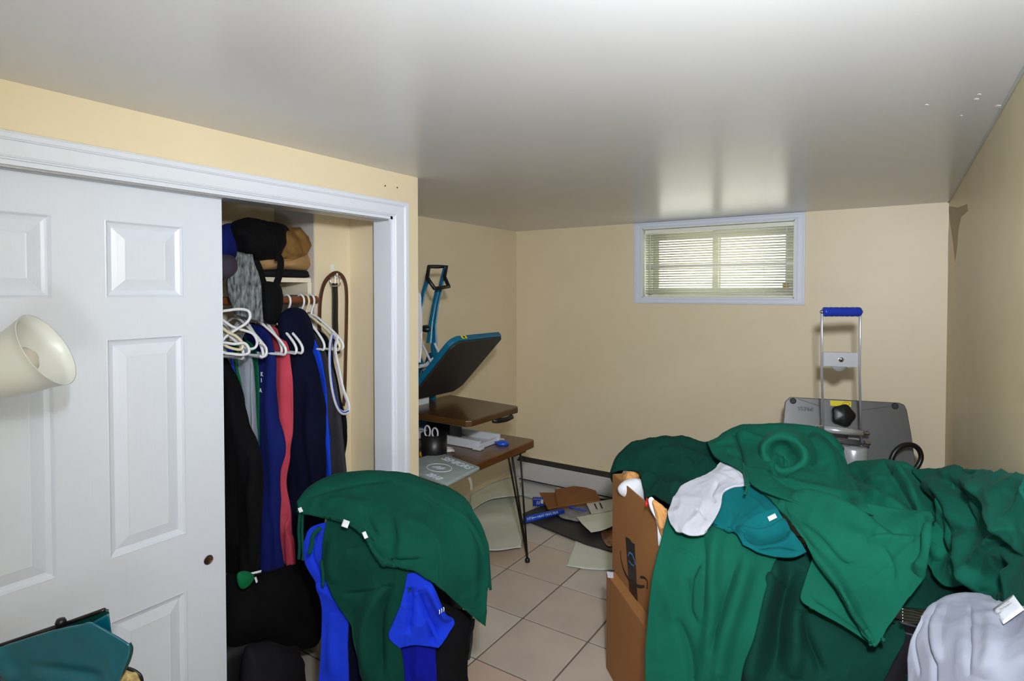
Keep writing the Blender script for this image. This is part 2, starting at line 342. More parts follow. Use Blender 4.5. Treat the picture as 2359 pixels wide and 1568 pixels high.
# ================================================================ soft shapes
def bX(X): return lambda XY: X / rays(XY)[..., 0]
def bY(Y): return lambda XY: Y / rays(XY)[..., 1]
def bZ(Z): return lambda XY: (Z - CAM.z) / rays(XY)[..., 2]
def bT(t): return lambda XY: np.full(XY.shape[:-1], float(t))
def tps(samples):                     # thin-plate depth field through (px, py, t)
    A = np.array(samples, float); P = A[:, :2] / 500; n = len(P)
    def U(r2): return np.where(r2 > 1e-12, r2 * np.log(r2 + 1e-12), 0)
    K = U(((P[:, None] - P[None]) ** 2).sum(-1)); Q = np.hstack([np.ones((n, 1)), P])
    M = np.zeros((n + 3, n + 3)); M[:n, :n] = K + np.eye(n) * 1e-4; M[:n, n:] = Q; M[n:, :n] = Q.T
    sol = np.linalg.solve(M, np.concatenate([A[:, 2], np.zeros(3)]))
    def f(XY):
        X = XY / 500; sh = X.shape[:-1]; X = X.reshape(-1, 2)
        k = U(((X[:, None] - P[None]) ** 2).sum(-1)); return (k @ sol[:n] + np.hstack([np.ones((len(X), 1)), X]) @ sol[n:]).reshape(sh)
    return f
def resample(P, n, closed=False):
    P = np.array(P, float); m = len(P)
    if m == 2 and not closed: return P[0] + (P[1] - P[0]) * np.linspace(0, 1, n)[:, None]
    idx = np.arange(m if closed else m - 1); out = []
    for i in idx:
        p1, p2 = P[i], P[(i + 1) % m]; p0 = P[(i - 1) % m] if (closed or i > 0) else 2 * p1 - p2; p3 = P[(i + 2) % m] if (closed or i < m - 2) else 2 * p2 - p1
        u = np.linspace(0, 1, 12, endpoint=False)[:, None]
        out.append(.5 * (2 * p1 + (p2 - p0) * u + (2 * p0 - 5 * p1 + 4 * p2 - p3) * u ** 2 + (3 * p1 - p0 - 3 * p2 + p3) * u ** 3))
    out = np.concatenate(out + [P[:1] if closed else P[-1:]])
    s = np.concatenate([[0], np.cumsum(np.linalg.norm(np.diff(out[:, :2], axis=0), axis=1) + 1e-9)])
    q = np.linspace(0, s[-1], n, endpoint=not closed)
    return np.stack([np.interp(q, s, out[:, k]) for k in range(out.shape[1])], -1)
def crease_h(XY, creases):
    h = np.zeros(XY.shape[:-1])
    for cr in creases:
        kind, pts, amp, wd = cr[:4]; L = resample(pts, max(8, 6 * len(pts))); a, b = L[:-1], L[1:]; ab = b - a
        q = XY[..., None, :] - a; u = np.clip((q * ab).sum(-1) / (ab ** 2).sum(-1), 0, 1); c = a + u[..., None] * ab
        dv = XY[..., None, :] - c; d2 = (dv ** 2).sum(-1); k = d2.argmin(-1)
        d = np.sqrt(np.take_along_axis(d2, k[..., None], -1)[..., 0])
        pu = (k + np.take_along_axis(u, k[..., None], -1)[..., 0]) / len(a)
        dvk = np.take_along_axis(dv, k[..., None, None], -2)[..., 0, :]; abk = ab[k]
        s = d * np.sign(abk[..., 0] * dvk[..., 1] - abk[..., 1] * dvk[..., 0])
        fade = np.clip(np.minimum(pu / .18, (1 - pu) / .18), 0, 1) ** .7
        if kind == 'r': h += amp * fade * np.exp(-(d / wd) ** 2)
        elif kind == 'v': h -= amp * fade * np.exp(-(d / wd) ** 2)
        else:      # step: the side to the right of the travel direction (below, for left to right) lies on top
            near = np.exp(-(np.maximum(s, 0) / wd)); g_ = 1 / (1 + np.exp(-np.clip(s / 1.6, -30, 30))); h += amp * fade * (g_ * near - .35 * (1 - g_) * np.exp(-(np.maximum(-s, 0) / (wd * .35))))
    return h
def displace(P, N, creases, wr, seed):
    XY = proj(P); h = crease_h(XY, creases) if creases else 0
    amp, sc, an = wr
    if amp:
        an = np.array(an, float); Q = P * sc / 1.0 + seed * 3.7; Q = Q * an
        wv = vnoise(Q * .6 + 11)[..., None]; Q = Q + wv * .8
        n1 = np.abs(vnoise(Q)); h = h + amp * 1.35 * (1 - 2 * n1 ** .8) + amp * .5 * vnoise(Q * 2.3 + 5) + amp * .28 * (1 - 2 * np.abs(vnoise(Q * 3.7 + 20)) ** .7) * (.4 + n1)
    return P + N * (h[..., None] if not np.isscalar(h) else h)
def grid_normals(P):
    du = np.gradient(P, axis=1); dv = np.gradient(P, axis=0); N = np.cross(du, dv); N /= np.linalg.norm(N, axis=-1, keepdims=True) + 1e-12
    V = np.array(CAM) - P; return N * np.sign((N * V).sum(-1).mean())
def cloth(name, rows, mat_, base, parent=None, dt=0, nu=80, nv=80, th=.005, creases=(), wr=(.003, 9, (1, 1, 1)), over=None, seed=0, edge=0, label=None):
    R = []
    for r in rows:
        a = np.array([(p[0], p[1], (p[2] if len(p) > 2 else 0)) for p in r], float)
        t = base(a[:, :2]) + dt + a[:, 2]; R.append(resample(np.column_stack([a[:, :2], t]), nu))
    if over:
        top = R[0].copy(); b = top.copy(); b[:, 1] += over[0]; b[:, 2] += over[1]; mid = top.copy(); mid[:, 1] += over[0] * .15; mid[:, 2] += over[1] * .35; R = [b, mid] + R
    R = np.array(R); G = np.stack([resample(R[:, i], nv) if len(R) > 2 else R[0, i] + (R[1, i] - R[0, i]) * np.linspace(0, 1, nv)[:, None] for i in range(nu)], 1)
    P = np.array(CAM) + rays(G[..., :2]) * G[..., 2:3]; N = grid_normals(P); P = displace(P, N, creases, wr, seed); P[..., 0] = np.minimum(P[..., 0], XR - .008)
    F = [(j * nu + i, j * nu + i + 1, (j + 1) * nu + i + 1, (j + 1) * nu + i) for j in range(nv - 1) for i in range(nu - 1)]
    o = mk(name, P.reshape(-1, 3), F, mat_, parent, True, label=label); solid(o, th); return o
def blob(name, outline, base, depth, mat_, parent=None, dt=0, n=72, k=20, creases=(), wr=(.003, 9, (1, 1, 1)), seed=0, back=None, ctr=None, pw=.5, label=None):
    O = resample(outline, n, True); c = np.array(ctr if ctr else O.mean(0)); rr = np.sin(np.linspace(0, math.pi / 2, k)); rings = []
    back = depth if back is None else back
    V = [];
    XYs = [c + (O - c) * r for r in rr[1:]]
    front = [(np.tile(c, (1, 1)), 1.0)] + [(xy, (1 - r * r) ** pw) for xy, r in zip(XYs, rr[1:])]
    def pts(lst, sgn, dep):
        out = []
        for xy, hgt in lst:
            t = base(xy) + dt - sgn * dep * hgt; out.append(np.array(CAM) + rays(xy) * t[:, None])
        return out
    Fp = pts(front, 1, depth); Bp = pts(front[:-1], -1, back)[::-1]
    seq = Fp + Bp; off = []; A = []
    for q in seq: off.append(len(A)); A += list(q)
    A = np.array(A); cen = A.mean(0); N = A - cen; N /= np.linalg.norm(N, axis=1, keepdims=True) + 1e-9
    vd = np.array(CAM) - A; vd /= np.linalg.norm(vd, axis=1, keepdims=True); nf = sum(len(q) for q in Fp); N[:nf] = (N[:nf] + vd[:nf]) ; N /= np.linalg.norm(N, axis=1, keepdims=True) + 1e-9
    A[:nf] = displace(A[:nf], N[:nf], creases, wr, seed)
    F = []
    for q in range(len(seq) - 1):
        a, b, la, lb = off[q], off[q + 1], len(seq[q]), len(seq[q + 1])
        for i in range(n):
            j = (i + 1) % n
            if la == 1: F.append((a, b + i, b + j))
            elif lb == 1: F.append((a + i, b, a + j))
            else: F.append((a + i, b + i, b + j, a + j))
    return mk(name, A, F, mat_, parent, True, label=label)
def onpl(px, py, P0, N):
    d = ray(px, py); return CAM + d * ((Vector(P0) - CAM).dot(N) / d.dot(N))
def ribbon(name, pts, wd, th, mat_, parent=None, flatdir=(1, 0, 0), res=8, closed=False, label=None):
    return MB().tube(crv(pts, res, closed), wd / 2, 8, closed, flat=th / wd, flatdir=flatdir).build(name, mat_, parent, True, label=label)

# ================================================================ blind
bl = thing('venetian_blind', 'cream venetian blind with narrow slats hanging in the basement window', 'blind', (-1.07, YB + .03, 1.585))
M_slat = mat('blind_slat', srgb(236, 236, 224), .4)
yb = YB + .035; bx0, bx1 = wx0 + .009, wx1 - .009
MB().box(bx0, bx1, yb - .014, yb + .014, wz1 - .036, wz1 - .008).build('headrail', M_slat, bl, bevel=.002)
zs_ = np.linspace(wz0 + .03, wz1 - .05, 25); pr = None
for k, z in enumerate(zs_):
    tilt = math.radians(24) if k != 11 else math.radians(68)
    if k < 4: tilt = math.radians(38 - 6 * k)
    m = MB(); V = []; n = 5
    for x in (bx0 + .003, bx1 - .003):
        for q in range(n):
            u = (q / (n - 1) - .5) * .024; arch = .0018 * (1 - (u / .012) ** 2)
            V.append((x, yb + u * math.cos(tilt) - arch * math.sin(tilt), z - u * math.sin(tilt) + arch * math.cos(tilt) + (.0015 * math.sin(k * 2.3) if x > -1 else 0)))
    m.add(V, [(q, q + 1, n + q + 1, n + q) for q in range(n - 1)]); o = m.build('slat', M_slat, bl, True); solid(o, .0006)
MB().box(bx0 + .002, bx1 - .002, yb - .012, yb + .012, wz0 + .008, wz0 + .018).build('bottom_rail', M_slat, bl, bevel=.002)
for px in (1537, 1761):
    x = at(px, 600, Y=yb).x
    for dy in (-.013, .013): MB().tube([(x, yb + dy, wz0 + .012), (x, yb + dy, wz1 - .02)], .0009, 6).build('ladder_cord', M_slat, bl)
x = at(1813, 600, Y=yb).x; MB().tube([(x, yb - .02, wz1 - .03), (x + .001, yb - .021, wz0 + .06), (x + .004, yb - .02, wz0 + .04)], .0013, 6).build('lift_cord', M_slat, bl)
x = at(1500, 600, Y=yb).x; MB().tube([(x, yb - .018, wz1 - .03), (x - .001, yb - .018, wz0 + .1)], .002, 6).build('tilt_wand', M_slat, bl)

# ================================================================ closet: shelf, rod, hook and belts
M_shelf = mat('shelf_paint', srgb(232, 222, 200), .5, bump=.1, bscale=40)
M_rod = mat('wooden_rod', srgb(150, 84, 44), .45, var=.2, vscale=12, stretch=(1, .1, 1))
ROD = Vector((-2.13, 0, 1.585)); ZS = at(690, 640, Y=YCOL - .05).z
sh = thing('closet_shelf', 'white painted closet shelf with a cleat, holding bags above the hangers', 'shelf', (-2.3, 1.0, ZS - .02))
MB().box(XB + .002, -2.165, YC - .25, YCOL - .008, ZS - .02, ZS).build('board', M_shelf, sh, bevel=.0015)
m = MB(); m.box(XB + .002, -2.16, YCOL - .028, YCOL - .008, ZS - .075, ZS - .0205); m.box(-2.225, -2.16, YCOL - .028, YCOL - .008, ZS - .15, ZS - .075); m.build('cleat', M_shelf, sh, bevel=.0015)
m = MB(); m.box(XB + .002, XB + .02, YC - .25, YCOL - .03, ZS - .09, ZS - .0205); m.build('back_cleat', M_shelf, sh)
rd = prop(MB().cyl((ROD.x, YC - .25, ROD.z), (ROD.x, YCOL - .009, ROD.z), .017, 20).build('closet_rod', M_rod, smooth=True), 'round brown wooden closet rod carrying the white hangers', 'rod')
M_hook = mat('clear_hook_plastic', srgb(225, 225, 222), .2, spec=.7)
XH = XCOL
hp = at(766, 622, X=XH)
hk = thing('adhesive_hook', 'small white stick-on hook on the closet wall holding two belts', 'hook', hp)
MB().box(XH, XH + .004, hp.y - .009, hp.y + .009, hp.z - .035, hp.z + .028).build('plate', M_hook, hk, bevel=.002)
ctube('prong', [(XH + .004, hp.y, hp.z - .01), (XH + .012, hp.y, hp.z - .03), (XH + .028, hp.y, hp.z - .032), (XH + .032, hp.y, hp.z - .015)], .004, M_hook, hk)
M_leaB = mat('brown_leather', srgb(74, 40, 18), .45, var=.2, vscale=20, bump=.2, bscale=200)
M_leaK = mat('black_leather', srgb(24, 20, 20), .45, bump=.2, bscale=200)
b1 = thing('brown_belt', 'brown leather belt looped over the white hook on the closet wall', 'belt', at(795, 920, X=XH))
xb = XH + .018
ribbon('strap', [at(px, py, X=xb) for px, py in ((737, 800), (736, 740), (738, 690), (746, 655), (760, 636), (776, 629), (791, 640), (798, 670), (798, 740), (796, 830), (794, 905), (791, 935))], .020, .004, M_leaB, b1)
b2 = thing('black_belt', 'black leather belt with a silver buckle hanging straight from the closet hook', 'belt', at(772, 820, X=XH))
xb = XH + .03
ribbon('strap', [at(px, py, X=xb) for px, py in ((771, 652), (772, 690), (772, 740), (774, 790), (777, 815))], .034, .005, M_leaK, b2)
q = [at(px, py, X=xb + .003) for px, py in ((762, 640), (782, 636), (783, 655), (764, 658))]
ctube('buckle', q, .003, M_chrome, b2, closed=True, res=3)
ctube('tongue', [at(772, 632, X=xb + .004), at(772, 655, X=xb + .006)], .0022, M_chrome, b2)

# ================================================================ hangers and hanging clothes
M_hang = mat('white_hanger_plastic', srgb(228, 230, 234), .35); M_hang2 = mat('ivory_hanger_plastic', srgb(222, 214, 180), .4)
def hanger(Y, label, rot=0, drop=0, m_=M_hang, xo=0, k=.8):
    r = thing('clothes_hanger', label, 'hanger', (ROD.x + xo, Y, ROD.z - .2), 'tubular plastic hangers on the closet rod')
    z0 = ROD.z + .021 - drop; x0 = ROD.x + xo
    hook = [(x0 - .022, Y, z0 - .03), (x0 - .022, Y, z0 - .012), (x0 - .012, Y, z0 - .001), (x0 + .004, Y, z0), (x0 + .019, Y, z0 - .012), (x0 + .021, Y, z0 - .035), (x0 + .006, Y, z0 - .062), (x0, Y, z0 - .085)]
    ctube('hook', hook, .0045, m_, r, res=6)
    fr = [(x0 + (q[0] - x0) * k, q[1], q[2]) for q in [(x0, Y, z0 - .085), (x0 + .10, Y, z0 - .125), (x0 + .185, Y, z0 - .175), (x0 + .215, Y, z0 - .205), (x0 + .208, Y, z0 - .225), (x0 + .17, Y, z0 - .225), (x0, Y, z0 - .225), (x0 - .17, Y, z0 - .225), (x0 - .208, Y, z0 - .225), (x0 - .215, Y, z0 - .205), (x0 - .185, Y, z0 - .175), (x0 - .10, Y, z0 - .125)]]
    ctube('frame', fr, .0054, m_, r, closed=True, res=5)
    if rot: r.rotation_euler.z = rot
    return r
def hang(name, label, cat, Y, prof, th, mat_, zb=None, folds=.006, nf=7, seed=0, hem=None, yoff=0, parts=None, group='clothes hanging in the closet'):
    """A hanging garment: closed body lofted down from the neck; prof gives the front edge (sleeve side) in the picture, read on the plane Y."""
    Q = [at(px, py, Y=Y + th * .32) for px, py in prof]; A = resample([(q.x, q.z) for q in Q], 60)
    n = 56; V = []; r0 = A[0]
    for i, (x, z) in enumerate(A):
        u = i / 59; hw = max(.02, x - ROD.x); xb = max(ROD.x - hw, XB + .012); cx = (x + xb) / 2; a = (x - xb) / 2
        t_ = th * (.35 + .65 * min(1, u * 4)); amp = folds * min(1, u * 3) * (1 + u)
        for k in range(n):
            an = 2 * math.pi * k / n; ca, sa = math.cos(an), math.sin(an)
            e = .55; X = cx + a * math.copysign(abs(ca) ** e, ca); Yy = Y + yoff * u + t_ / 2 * math.copysign(abs(sa) ** .8, sa)
            f = math.sin(nf * (X - cx) / .45 * 2 * math.pi * .5 + seed + 1.5 * math.sin(z * 3 + seed)) + .5 * math.sin(nf * 2.3 * (X - cx) / .45 * math.pi + z * 5 + seed * 2)
            Yy += amp * f; X += amp * .5 * math.sin(z * 14 + seed + sa) * (ca > .3)
            V.append((X, Yy, z + .006 * math.sin(X * 17 + seed) * u))
    VV = np.array(V); nz = vnoise(VV * np.array([9, 9, 5]) + seed * 3.1); sd = np.sign(VV[:, 1] - Y)[:, None]; up_ = np.clip((A[0][1] - VV[:, 2]) * 4, 0, 1)
    VV[:, 1] += sd[:, 0] * min(.35 * th, .012) * (1 - 2 * np.abs(nz)) * up_; VV[:, 0] += .006 * vnoise(VV * np.array([5, 5, 8]) + 9 + seed) * up_; V = VV.tolist()
    F = [(i * n + k, i * n + (k + 1) % n, (i + 1) * n + (k + 1) % n, (i + 1) * n + k) for i in range(59) for k in range(n)] + [tuple(range(n))[::-1], tuple(range(59 * n, 60 * n))]
    r = thing(name, label, cat, (ROD.x, Y, A[-1][1]), group)
    o = mk('body', V, F, mat_, r, True); return r, o
F_ = {k: fabric('fabric_' + k, srgb(*c), *x) for k, c, x in (
    ('black', (10, 10, 13), (.03,)), ('charcoal', (26, 25, 30), (.03,)), ('royal', (14, 62, 200), (.1,)), ('kelly', (10, 104, 60), (.1,)), ('heather', (150, 158, 172), (.2,)), ('bottle', (8, 84, 58), (.1,)),
    ('navyroyal', (17, 28, 96), (.1,)), ('red', (184, 66, 84), (.15,)), ('navy', (5, 9, 36), (.05,)), ('white', (226, 228, 236), (.2,)), ('darkgrey', (52, 50, 56), (.1,)),
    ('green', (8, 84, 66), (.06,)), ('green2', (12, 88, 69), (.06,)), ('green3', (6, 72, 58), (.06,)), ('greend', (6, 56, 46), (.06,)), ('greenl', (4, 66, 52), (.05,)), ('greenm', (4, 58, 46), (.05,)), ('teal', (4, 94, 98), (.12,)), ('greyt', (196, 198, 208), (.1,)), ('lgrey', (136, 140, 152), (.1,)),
    ('blue', (20, 52, 200), (.1,)), ('blued', (8, 16, 140), (.1,)), ('brown', (124, 92, 50), (.1,)), ('tan', (164, 130, 86), (.1,)), ('plum', (62, 56, 70), (.15,)), ('fleece', (206, 150, 92), (.3,)))}
hang('black_jacket', 'big black jacket hanging nearest the white sliding door', 'jacket', 1.235, [(512, 800), (540, 850), (566, 925), (590, 1010), (604, 1080), (612, 1160), (613, 1240), (606, 1300), (596, 1318)], .075, F_['black'], folds=.006, seed=1)
hang('blue_shirt', 'bright blue shirt edge just behind the black jacket', 'shirt', 1.285, [(520, 790), (534, 830), (550, 890), (566, 960), (580, 1040)], .010, F_['royal'], folds=.002, seed=2)
hang('green_shirt', 'kelly green shirt edge between blue shirt and grey shirt', 'shirt', 1.303, [(528, 785), (545, 830), (560, 900), (572, 965), (584, 1040), (592, 1120)], .010, F_['kelly'], folds=.002, seed=3)
hang('grey_shirt', 'light grey jersey shirt hanging under the crossed hangers', 'shirt', 1.322, [(548, 770), (572, 800), (582, 850), (586, 930), (590, 1010), (596, 1090)], .018, F_['heather'], folds=.005, nf=11, seed=4)
hang('bottle_green_shirt', 'bottle green shirt between the grey shirt and the lettered blue jacket', 'shirt', 1.342, [(560, 775), (588, 800), (597, 850), (598, 930), (596, 1020), (600, 1100)], .012, F_['bottle'], folds=.002, seed=5)
r, o = hang('blue_jacket', 'dark royal blue jacket with small white lettering down its sleeve', 'jacket', 1.375, [(567, 742), (600, 748), (614, 756), (630, 779), (636, 803), (641, 825), (642, 873), (645, 960), (652, 1010), (652, 1040), (646, 1080), (646, 1143), (648, 1220), (650, 1300), (646, 1314)], .045, F_['navyroyal'], folds=.004, seed=6)
M_print = mat('white_print', srgb(222, 226, 240), .7)
for k, (px, py, s_) in enumerate(((603, 862, 'K'), (602, 876, 'I'), (600, 899, 'A'))):
    p = at(px, py, Y=1.345); text(s_, p, (1, 0, 0), (0, 0, 1), .022, M_print, r, 'sleeve_letter', bold=.0006)
hang('red_shirt', 'faded red long sleeve shirt hanging between blue jacket and navy hoodie', 'shirt', 1.425, [(600, 740), (640, 755), (660, 779), (668, 805), (670, 850), (672, 920), (671, 990), (664, 1045), (660, 1118), (669, 1200), (681, 1241), (682, 1298)], .028, F_['red'], folds=.004, nf=9, seed=7)
r, o = hang('navy_hoodie', 'bulky navy hoodie hanging behind the red shirt with its hood up', 'hoodie', 1.515, [(655, 722), (690, 745), (708, 775), (722, 810), (733, 850), (745, 900), (752, 935), (758, 990), (757, 1020), (754, 1060), (750, 1130), (755, 1200), (750, 1290)], .11, F_['navy'], folds=.005, seed=8)
blob('hood', [(640, 735), (652, 717), (672, 708), (696, 712), (712, 730), (722, 760), (726, 800), (700, 830), (660, 810), (645, 780)], bX(-2.06), .07, F_['navy'], r, back=.05, wr=(.004, 8, (1, 1, 1)))
hang('blue_sweatshirt', 'bright blue sweatshirt showing as a strip beside the navy hoodie', 'sweatshirt', 1.582, [(700, 752), (724, 775), (740, 815), (751, 865), (759, 935), (765, 1004), (767, 1080), (768, 1200)], .018, F_['royal'], folds=.002, seed=9)
hang('grey_sweatshirt', 'dark grey sweatshirt between the bright blue strip and the jersey', 'sweatshirt', 1.607, [(716, 752), (745, 790), (764, 840), (777, 900), (787, 970), (795, 1040), (800, 1100)], .02, F_['darkgrey'], folds=.002, seed=10)
r, o = hang('basketball_jersey', 'black sleeveless jersey with white and blue piping, last on the rod', 'jersey', 1.634, [(724, 755), (750, 770), (766, 800), (772, 850), (790, 930), (802, 975), (803, 1010), (797, 1060), (799, 1120)], .016, F_['black'], folds=.002, seed=11)
Yj = 1.594
path = [(765, 772), (760, 800), (760, 850), (766, 900), (776, 935), (788, 950), (801, 947), (802, 930), (790, 895), (780, 850), (772, 805), (776, 778), (765, 772)]
ribbon('piping', [at(px, py, Y=Yj) for px, py in path[:-1]], .019, .004, F_['white'], r, flatdir=(0, 1, 0), closed=True)
ribbon('stripe', [at(px + 3, py - 1, Y=Yj - .004) for px, py in path[:7]], .004, .002, F_['royal'], r, flatdir=(0, 1, 0))
H = 'white plastic hanger %s'
hanger(1.21, H % 'closest to the sliding door, in front of the black jacket'); hanger(1.285, H % 'second from the sliding door, carrying the blue shirt', rot=.1); hanger(1.315, H % 'carrying the light grey shirt', rot=-.15, drop=.004)
hanger(1.345, H % 'carrying the bottle green shirt', rot=.2, xo=.01)
hanger(1.39, H % 'carrying the lettered blue jacket', rot=.05, k=.6); hanger(1.425, H % 'carrying the faded red shirt', k=.84); hanger(1.447, H % 'between red shirt and navy hoodie, its end sticking out', k=.88)
hanger(1.515, H % 'carrying the navy hoodie', k=.5); hanger(1.582, H % 'carrying the bright blue sweatshirt', k=.7); hanger(1.607, 'ivory plastic hanger carrying the dark grey sweatshirt', m_=M_hang2, k=1); hanger(1.634, H % 'carrying the jersey, last on the rod', k=.95)
# crossed empty hangers pushed in over the clothes beside the door
def loose_hanger(pts, X, label, m_=M_hang, hook=None):
    P = [at(px, py, X=X + (dx[0] if dx else 0)) for px, py, *dx in pts]
    r = thing('clothes_hanger', label, 'hanger', P[0], 'tubular plastic hangers on the closet rod')
    ctube('frame', P, .0052, m_, r, closed=True, res=5)
    if hook: ctube('hook', [at(px, py, X=X) for px, py in hook], .0045, m_, r, res=5)
loose_hanger([(505, 722), (530, 714), (555, 712), (572, 716), (576, 730), (566, 745), (545, 758), (520, 775), (506, 790), (500, 760)], -1.955, 'white plastic hanger topmost of the tangle beside the door')
loose_hanger([(508, 735), (535, 752), (560, 760), (582, 768), (592, 785), (588, 800), (572, 803), (548, 790), (520, 765), (505, 750)], -1.97, 'white plastic hanger crossing under the topmost one in the tangle')
loose_hanger([(505, 752), (525, 765), (545, 775), (558, 790), (556, 804), (538, 803), (518, 795), (504, 780)], -1.94, 'ivory plastic hanger low in the tangle beside the door', M_hang2)
loose_hanger([(510, 790), (540, 792), (562, 790), (572, 800), (573, 812), (560, 817), (535, 815), (512, 810)], -1.93, 'lowest white plastic hanger in the tangle beside the door')
hk2 = prop(ctube('hanger_hook', [at(px, py, X=-1.93) for px, py in ((598, 789), (608, 794), (614, 805), (612, 817), (604, 822), (598, 819))], .0045, M_hang), 'lone white curved hanger hook poking out over the blue jacket', 'hook', 'tubular plastic hangers on the closet rod')
# things on the shelf
bs = bX(-2.2)
prop(blob('navy_cloth', [(505, 525), (545, 518), (556, 550), (556, 585), (540, 598), (505, 598)], bs, .06, F_['navyroyal'], dt=-.02), 'dark blue crumpled cloth at the door end of the closet shelf', 'cloth')
prop(blob('black_bag', [(535, 517), (572, 505), (610, 512), (650, 518), (661, 540), (660, 565), (645, 590), (612, 598), (580, 597), (556, 588), (545, 560)], bs, .13, F_['black'], dt=-.03, wr=(.010, 10, (1, 1, 1)), creases=[('v', [(560, 540), (556, 570), (575, 592)], .006, 4)]), 'large black soft bag stuffed on the closet shelf', 'bag')
prop(blob('brown_sweater', [(640, 518), (665, 520), (690, 530), (703, 545), (716, 553), (713, 572), (700, 600), (690, 612), (660, 606), (640, 600), (645, 560)], bs, .10, F_['brown'], dt=.02, wr=(.013, 14, (1, 1, 1)), creases=[('s', [(660, 530), (690, 560), (700, 600)], .02, 12), ('v', [(650, 580), (680, 590), (706, 585)], .012, 5)]), 'crumpled brown knitted sweater beside the black bag on the shelf', 'sweater')
prop(blob('tan_garment', [(590, 596), (640, 592), (700, 590), (708, 585), (724, 602), (708, 622), (650, 621), (598, 621)], bs, .08, F_['tan'], dt=.0, wr=(.003, 12, (1, 1, 3)), creases=[('s', [(600, 606), (660, 604), (712, 603)], .006, 6)]), 'folded tan sweater under the brown one on the shelf', 'sweater')
prop(blob('dark_jeans', [(600, 622), (650, 619), (705, 623), (712, 631), (712, 638), (650, 638), (600, 638)], bs, .08, F_['charcoal'], dt=.0, wr=(.002, 12, (1, 1, 3))), 'folded dark garment lying flat under the tan sweater', 'clothing')
prop(blob('plum_cap', [(505, 592), (525, 588), (541, 596), (546, 612), (540, 630), (524, 640), (505, 640)], bX(-2.02), .05, F_['plum']), 'dull purple knitted cap tucked against the sliding door edge', 'cap')
M_knit = mat('grey_marl_knit', srgb(38, 42, 46), .9, bump=1, bscale=120, var=.9, vscale=110, vcol=srgb(138, 144, 148), stretch=(1, 1, .3), bdist=.004)
prop(cloth('knitted_scarf', [[(545, 586), (580, 592)], [(532, 620), (585, 612)], [(522, 650), (596, 652)], [(530, 690), (600, 695)], [(545, 725), (604, 742)]], M_knit, bX(-2.03), nu=50, nv=60, th=.014, wr=(.005, 12, (1, 1, .3)), over=(12, .08)), 'grey marled knitted scarf hanging down from the closet shelf', 'scarf')
tt = thing('black_tote_bag', 'black tote bag hanging by its straps in front of the shelf', 'tote bag', at(630, 745, X=-2.05))
blob('body', [(606, 655), (625, 650), (645, 660), (650, 690), (648, 720), (640, 742), (625, 746), (608, 735), (604, 700)], bX(-2.06), .05, F_['black'], tt, wr=(.004, 8, (1, 1, 1)))
ribbon('strap', [at(px, py, X=-2.06) for px, py in ((588, 600), (596, 618), (604, 645), (613, 668), (620, 690))], .032, .006, F_['black'], tt)
ribbon('strap', [at(px, py, X=-2.055) for px, py in ((634, 592), (644, 594), (647, 608), (643, 635), (635, 660), (630, 690))], .03, .006, F_['black'], tt)
# heap on the closet floor
M_bin = mat('matte_black_luggage', srgb(9, 9, 11), .6, bump=.3, bscale=90)
def luggage(name, label, x0, x1, y0, y1, z0, z1):
    r = thing(name, label, 'bag', ((x0 + x1) / 2, (y0 + y1) / 2, z0)); o = MB().box(x0, x1, y0, y1, z0, z1).build('body', M_bin, r, True); bev(o, .05, 5)
    m = MB(); ym = (y0 + y1) / 2; m.tube(crv([(x1 - .03, ym - .1, z1 - .02), (x1 - .03, ym - .08, z1 + .02), (x1 - .03, ym + .08, z1 + .02), (x1 - .03, ym + .1, z1 - .02)]), .008, 8); m.build('handle', M_blackp, r, True); return r
r = luggage('black_duffel_bag', 'black duffel bag on the closet floor under the blue jacket', -2.40, -1.95, 1.10, 1.46, 0, .36)
p = at(667, 1386, X=-1.945); MB().tube([p + Vector((0, 0, .02)), p - Vector((0, .001, .02))], .003, 8).build('zip_pull', M_chrome, r, True)
p = at(700, 1386, X=-1.95); MB().tube([p + Vector((0, 0, .02)), p - Vector((0, .001, .02))], .003, 8).build('zip_pull', M_chrome, r, True)
prop(blob('black_garment_heap', [(520, 1330), (570, 1330), (640, 1310), (700, 1300), (744, 1330), (748, 1400), (735, 1480), (690, 1495), (640, 1500), (580, 1490), (520, 1480)], bX(-1.96), .10, F_['black'], dt=.03, wr=(.008, 6, (1, 1, 1)), seed=3), 'heap of black clothes on top of the duffel bag under the hanging coats', 'clothing')
prop(blob('dark_backpack', [(560, 1500), (600, 1480), (640, 1482), (680, 1500), (700, 1530), (698, 1600), (640, 1640), (560, 1640)], bX(-1.9), .09, F_['charcoal'], dt=-.02, wr=(.006, 6, (1, 1, 1))), 'charcoal backpack slumped at the foot of the closet opening', 'backpack')
prop(blob('green_cloth', [(546, 1322), (562, 1315), (582, 1325), (578, 1340), (560, 1354), (548, 1345)], bX(-1.93), .02, F_['kelly'], dt=-.07), 'small bright green cloth corner beneath the black jacket', 'cloth')
for px, py, e in ((590, 1318, (-12, 3)), (590, 1335, (2, 6))):
    a = at(px - e[0], py - e[1], X=-1.86); b = at(px + e[0], py + e[1], X=-1.86); prop(ribbon('white_tag', [a, (a + b) / 2, b], .008, .002, F_['white']), 'small white tag below the black jacket, %s' % ('lying level' if e[0] < 0 else 'hanging upright'), 'tag')

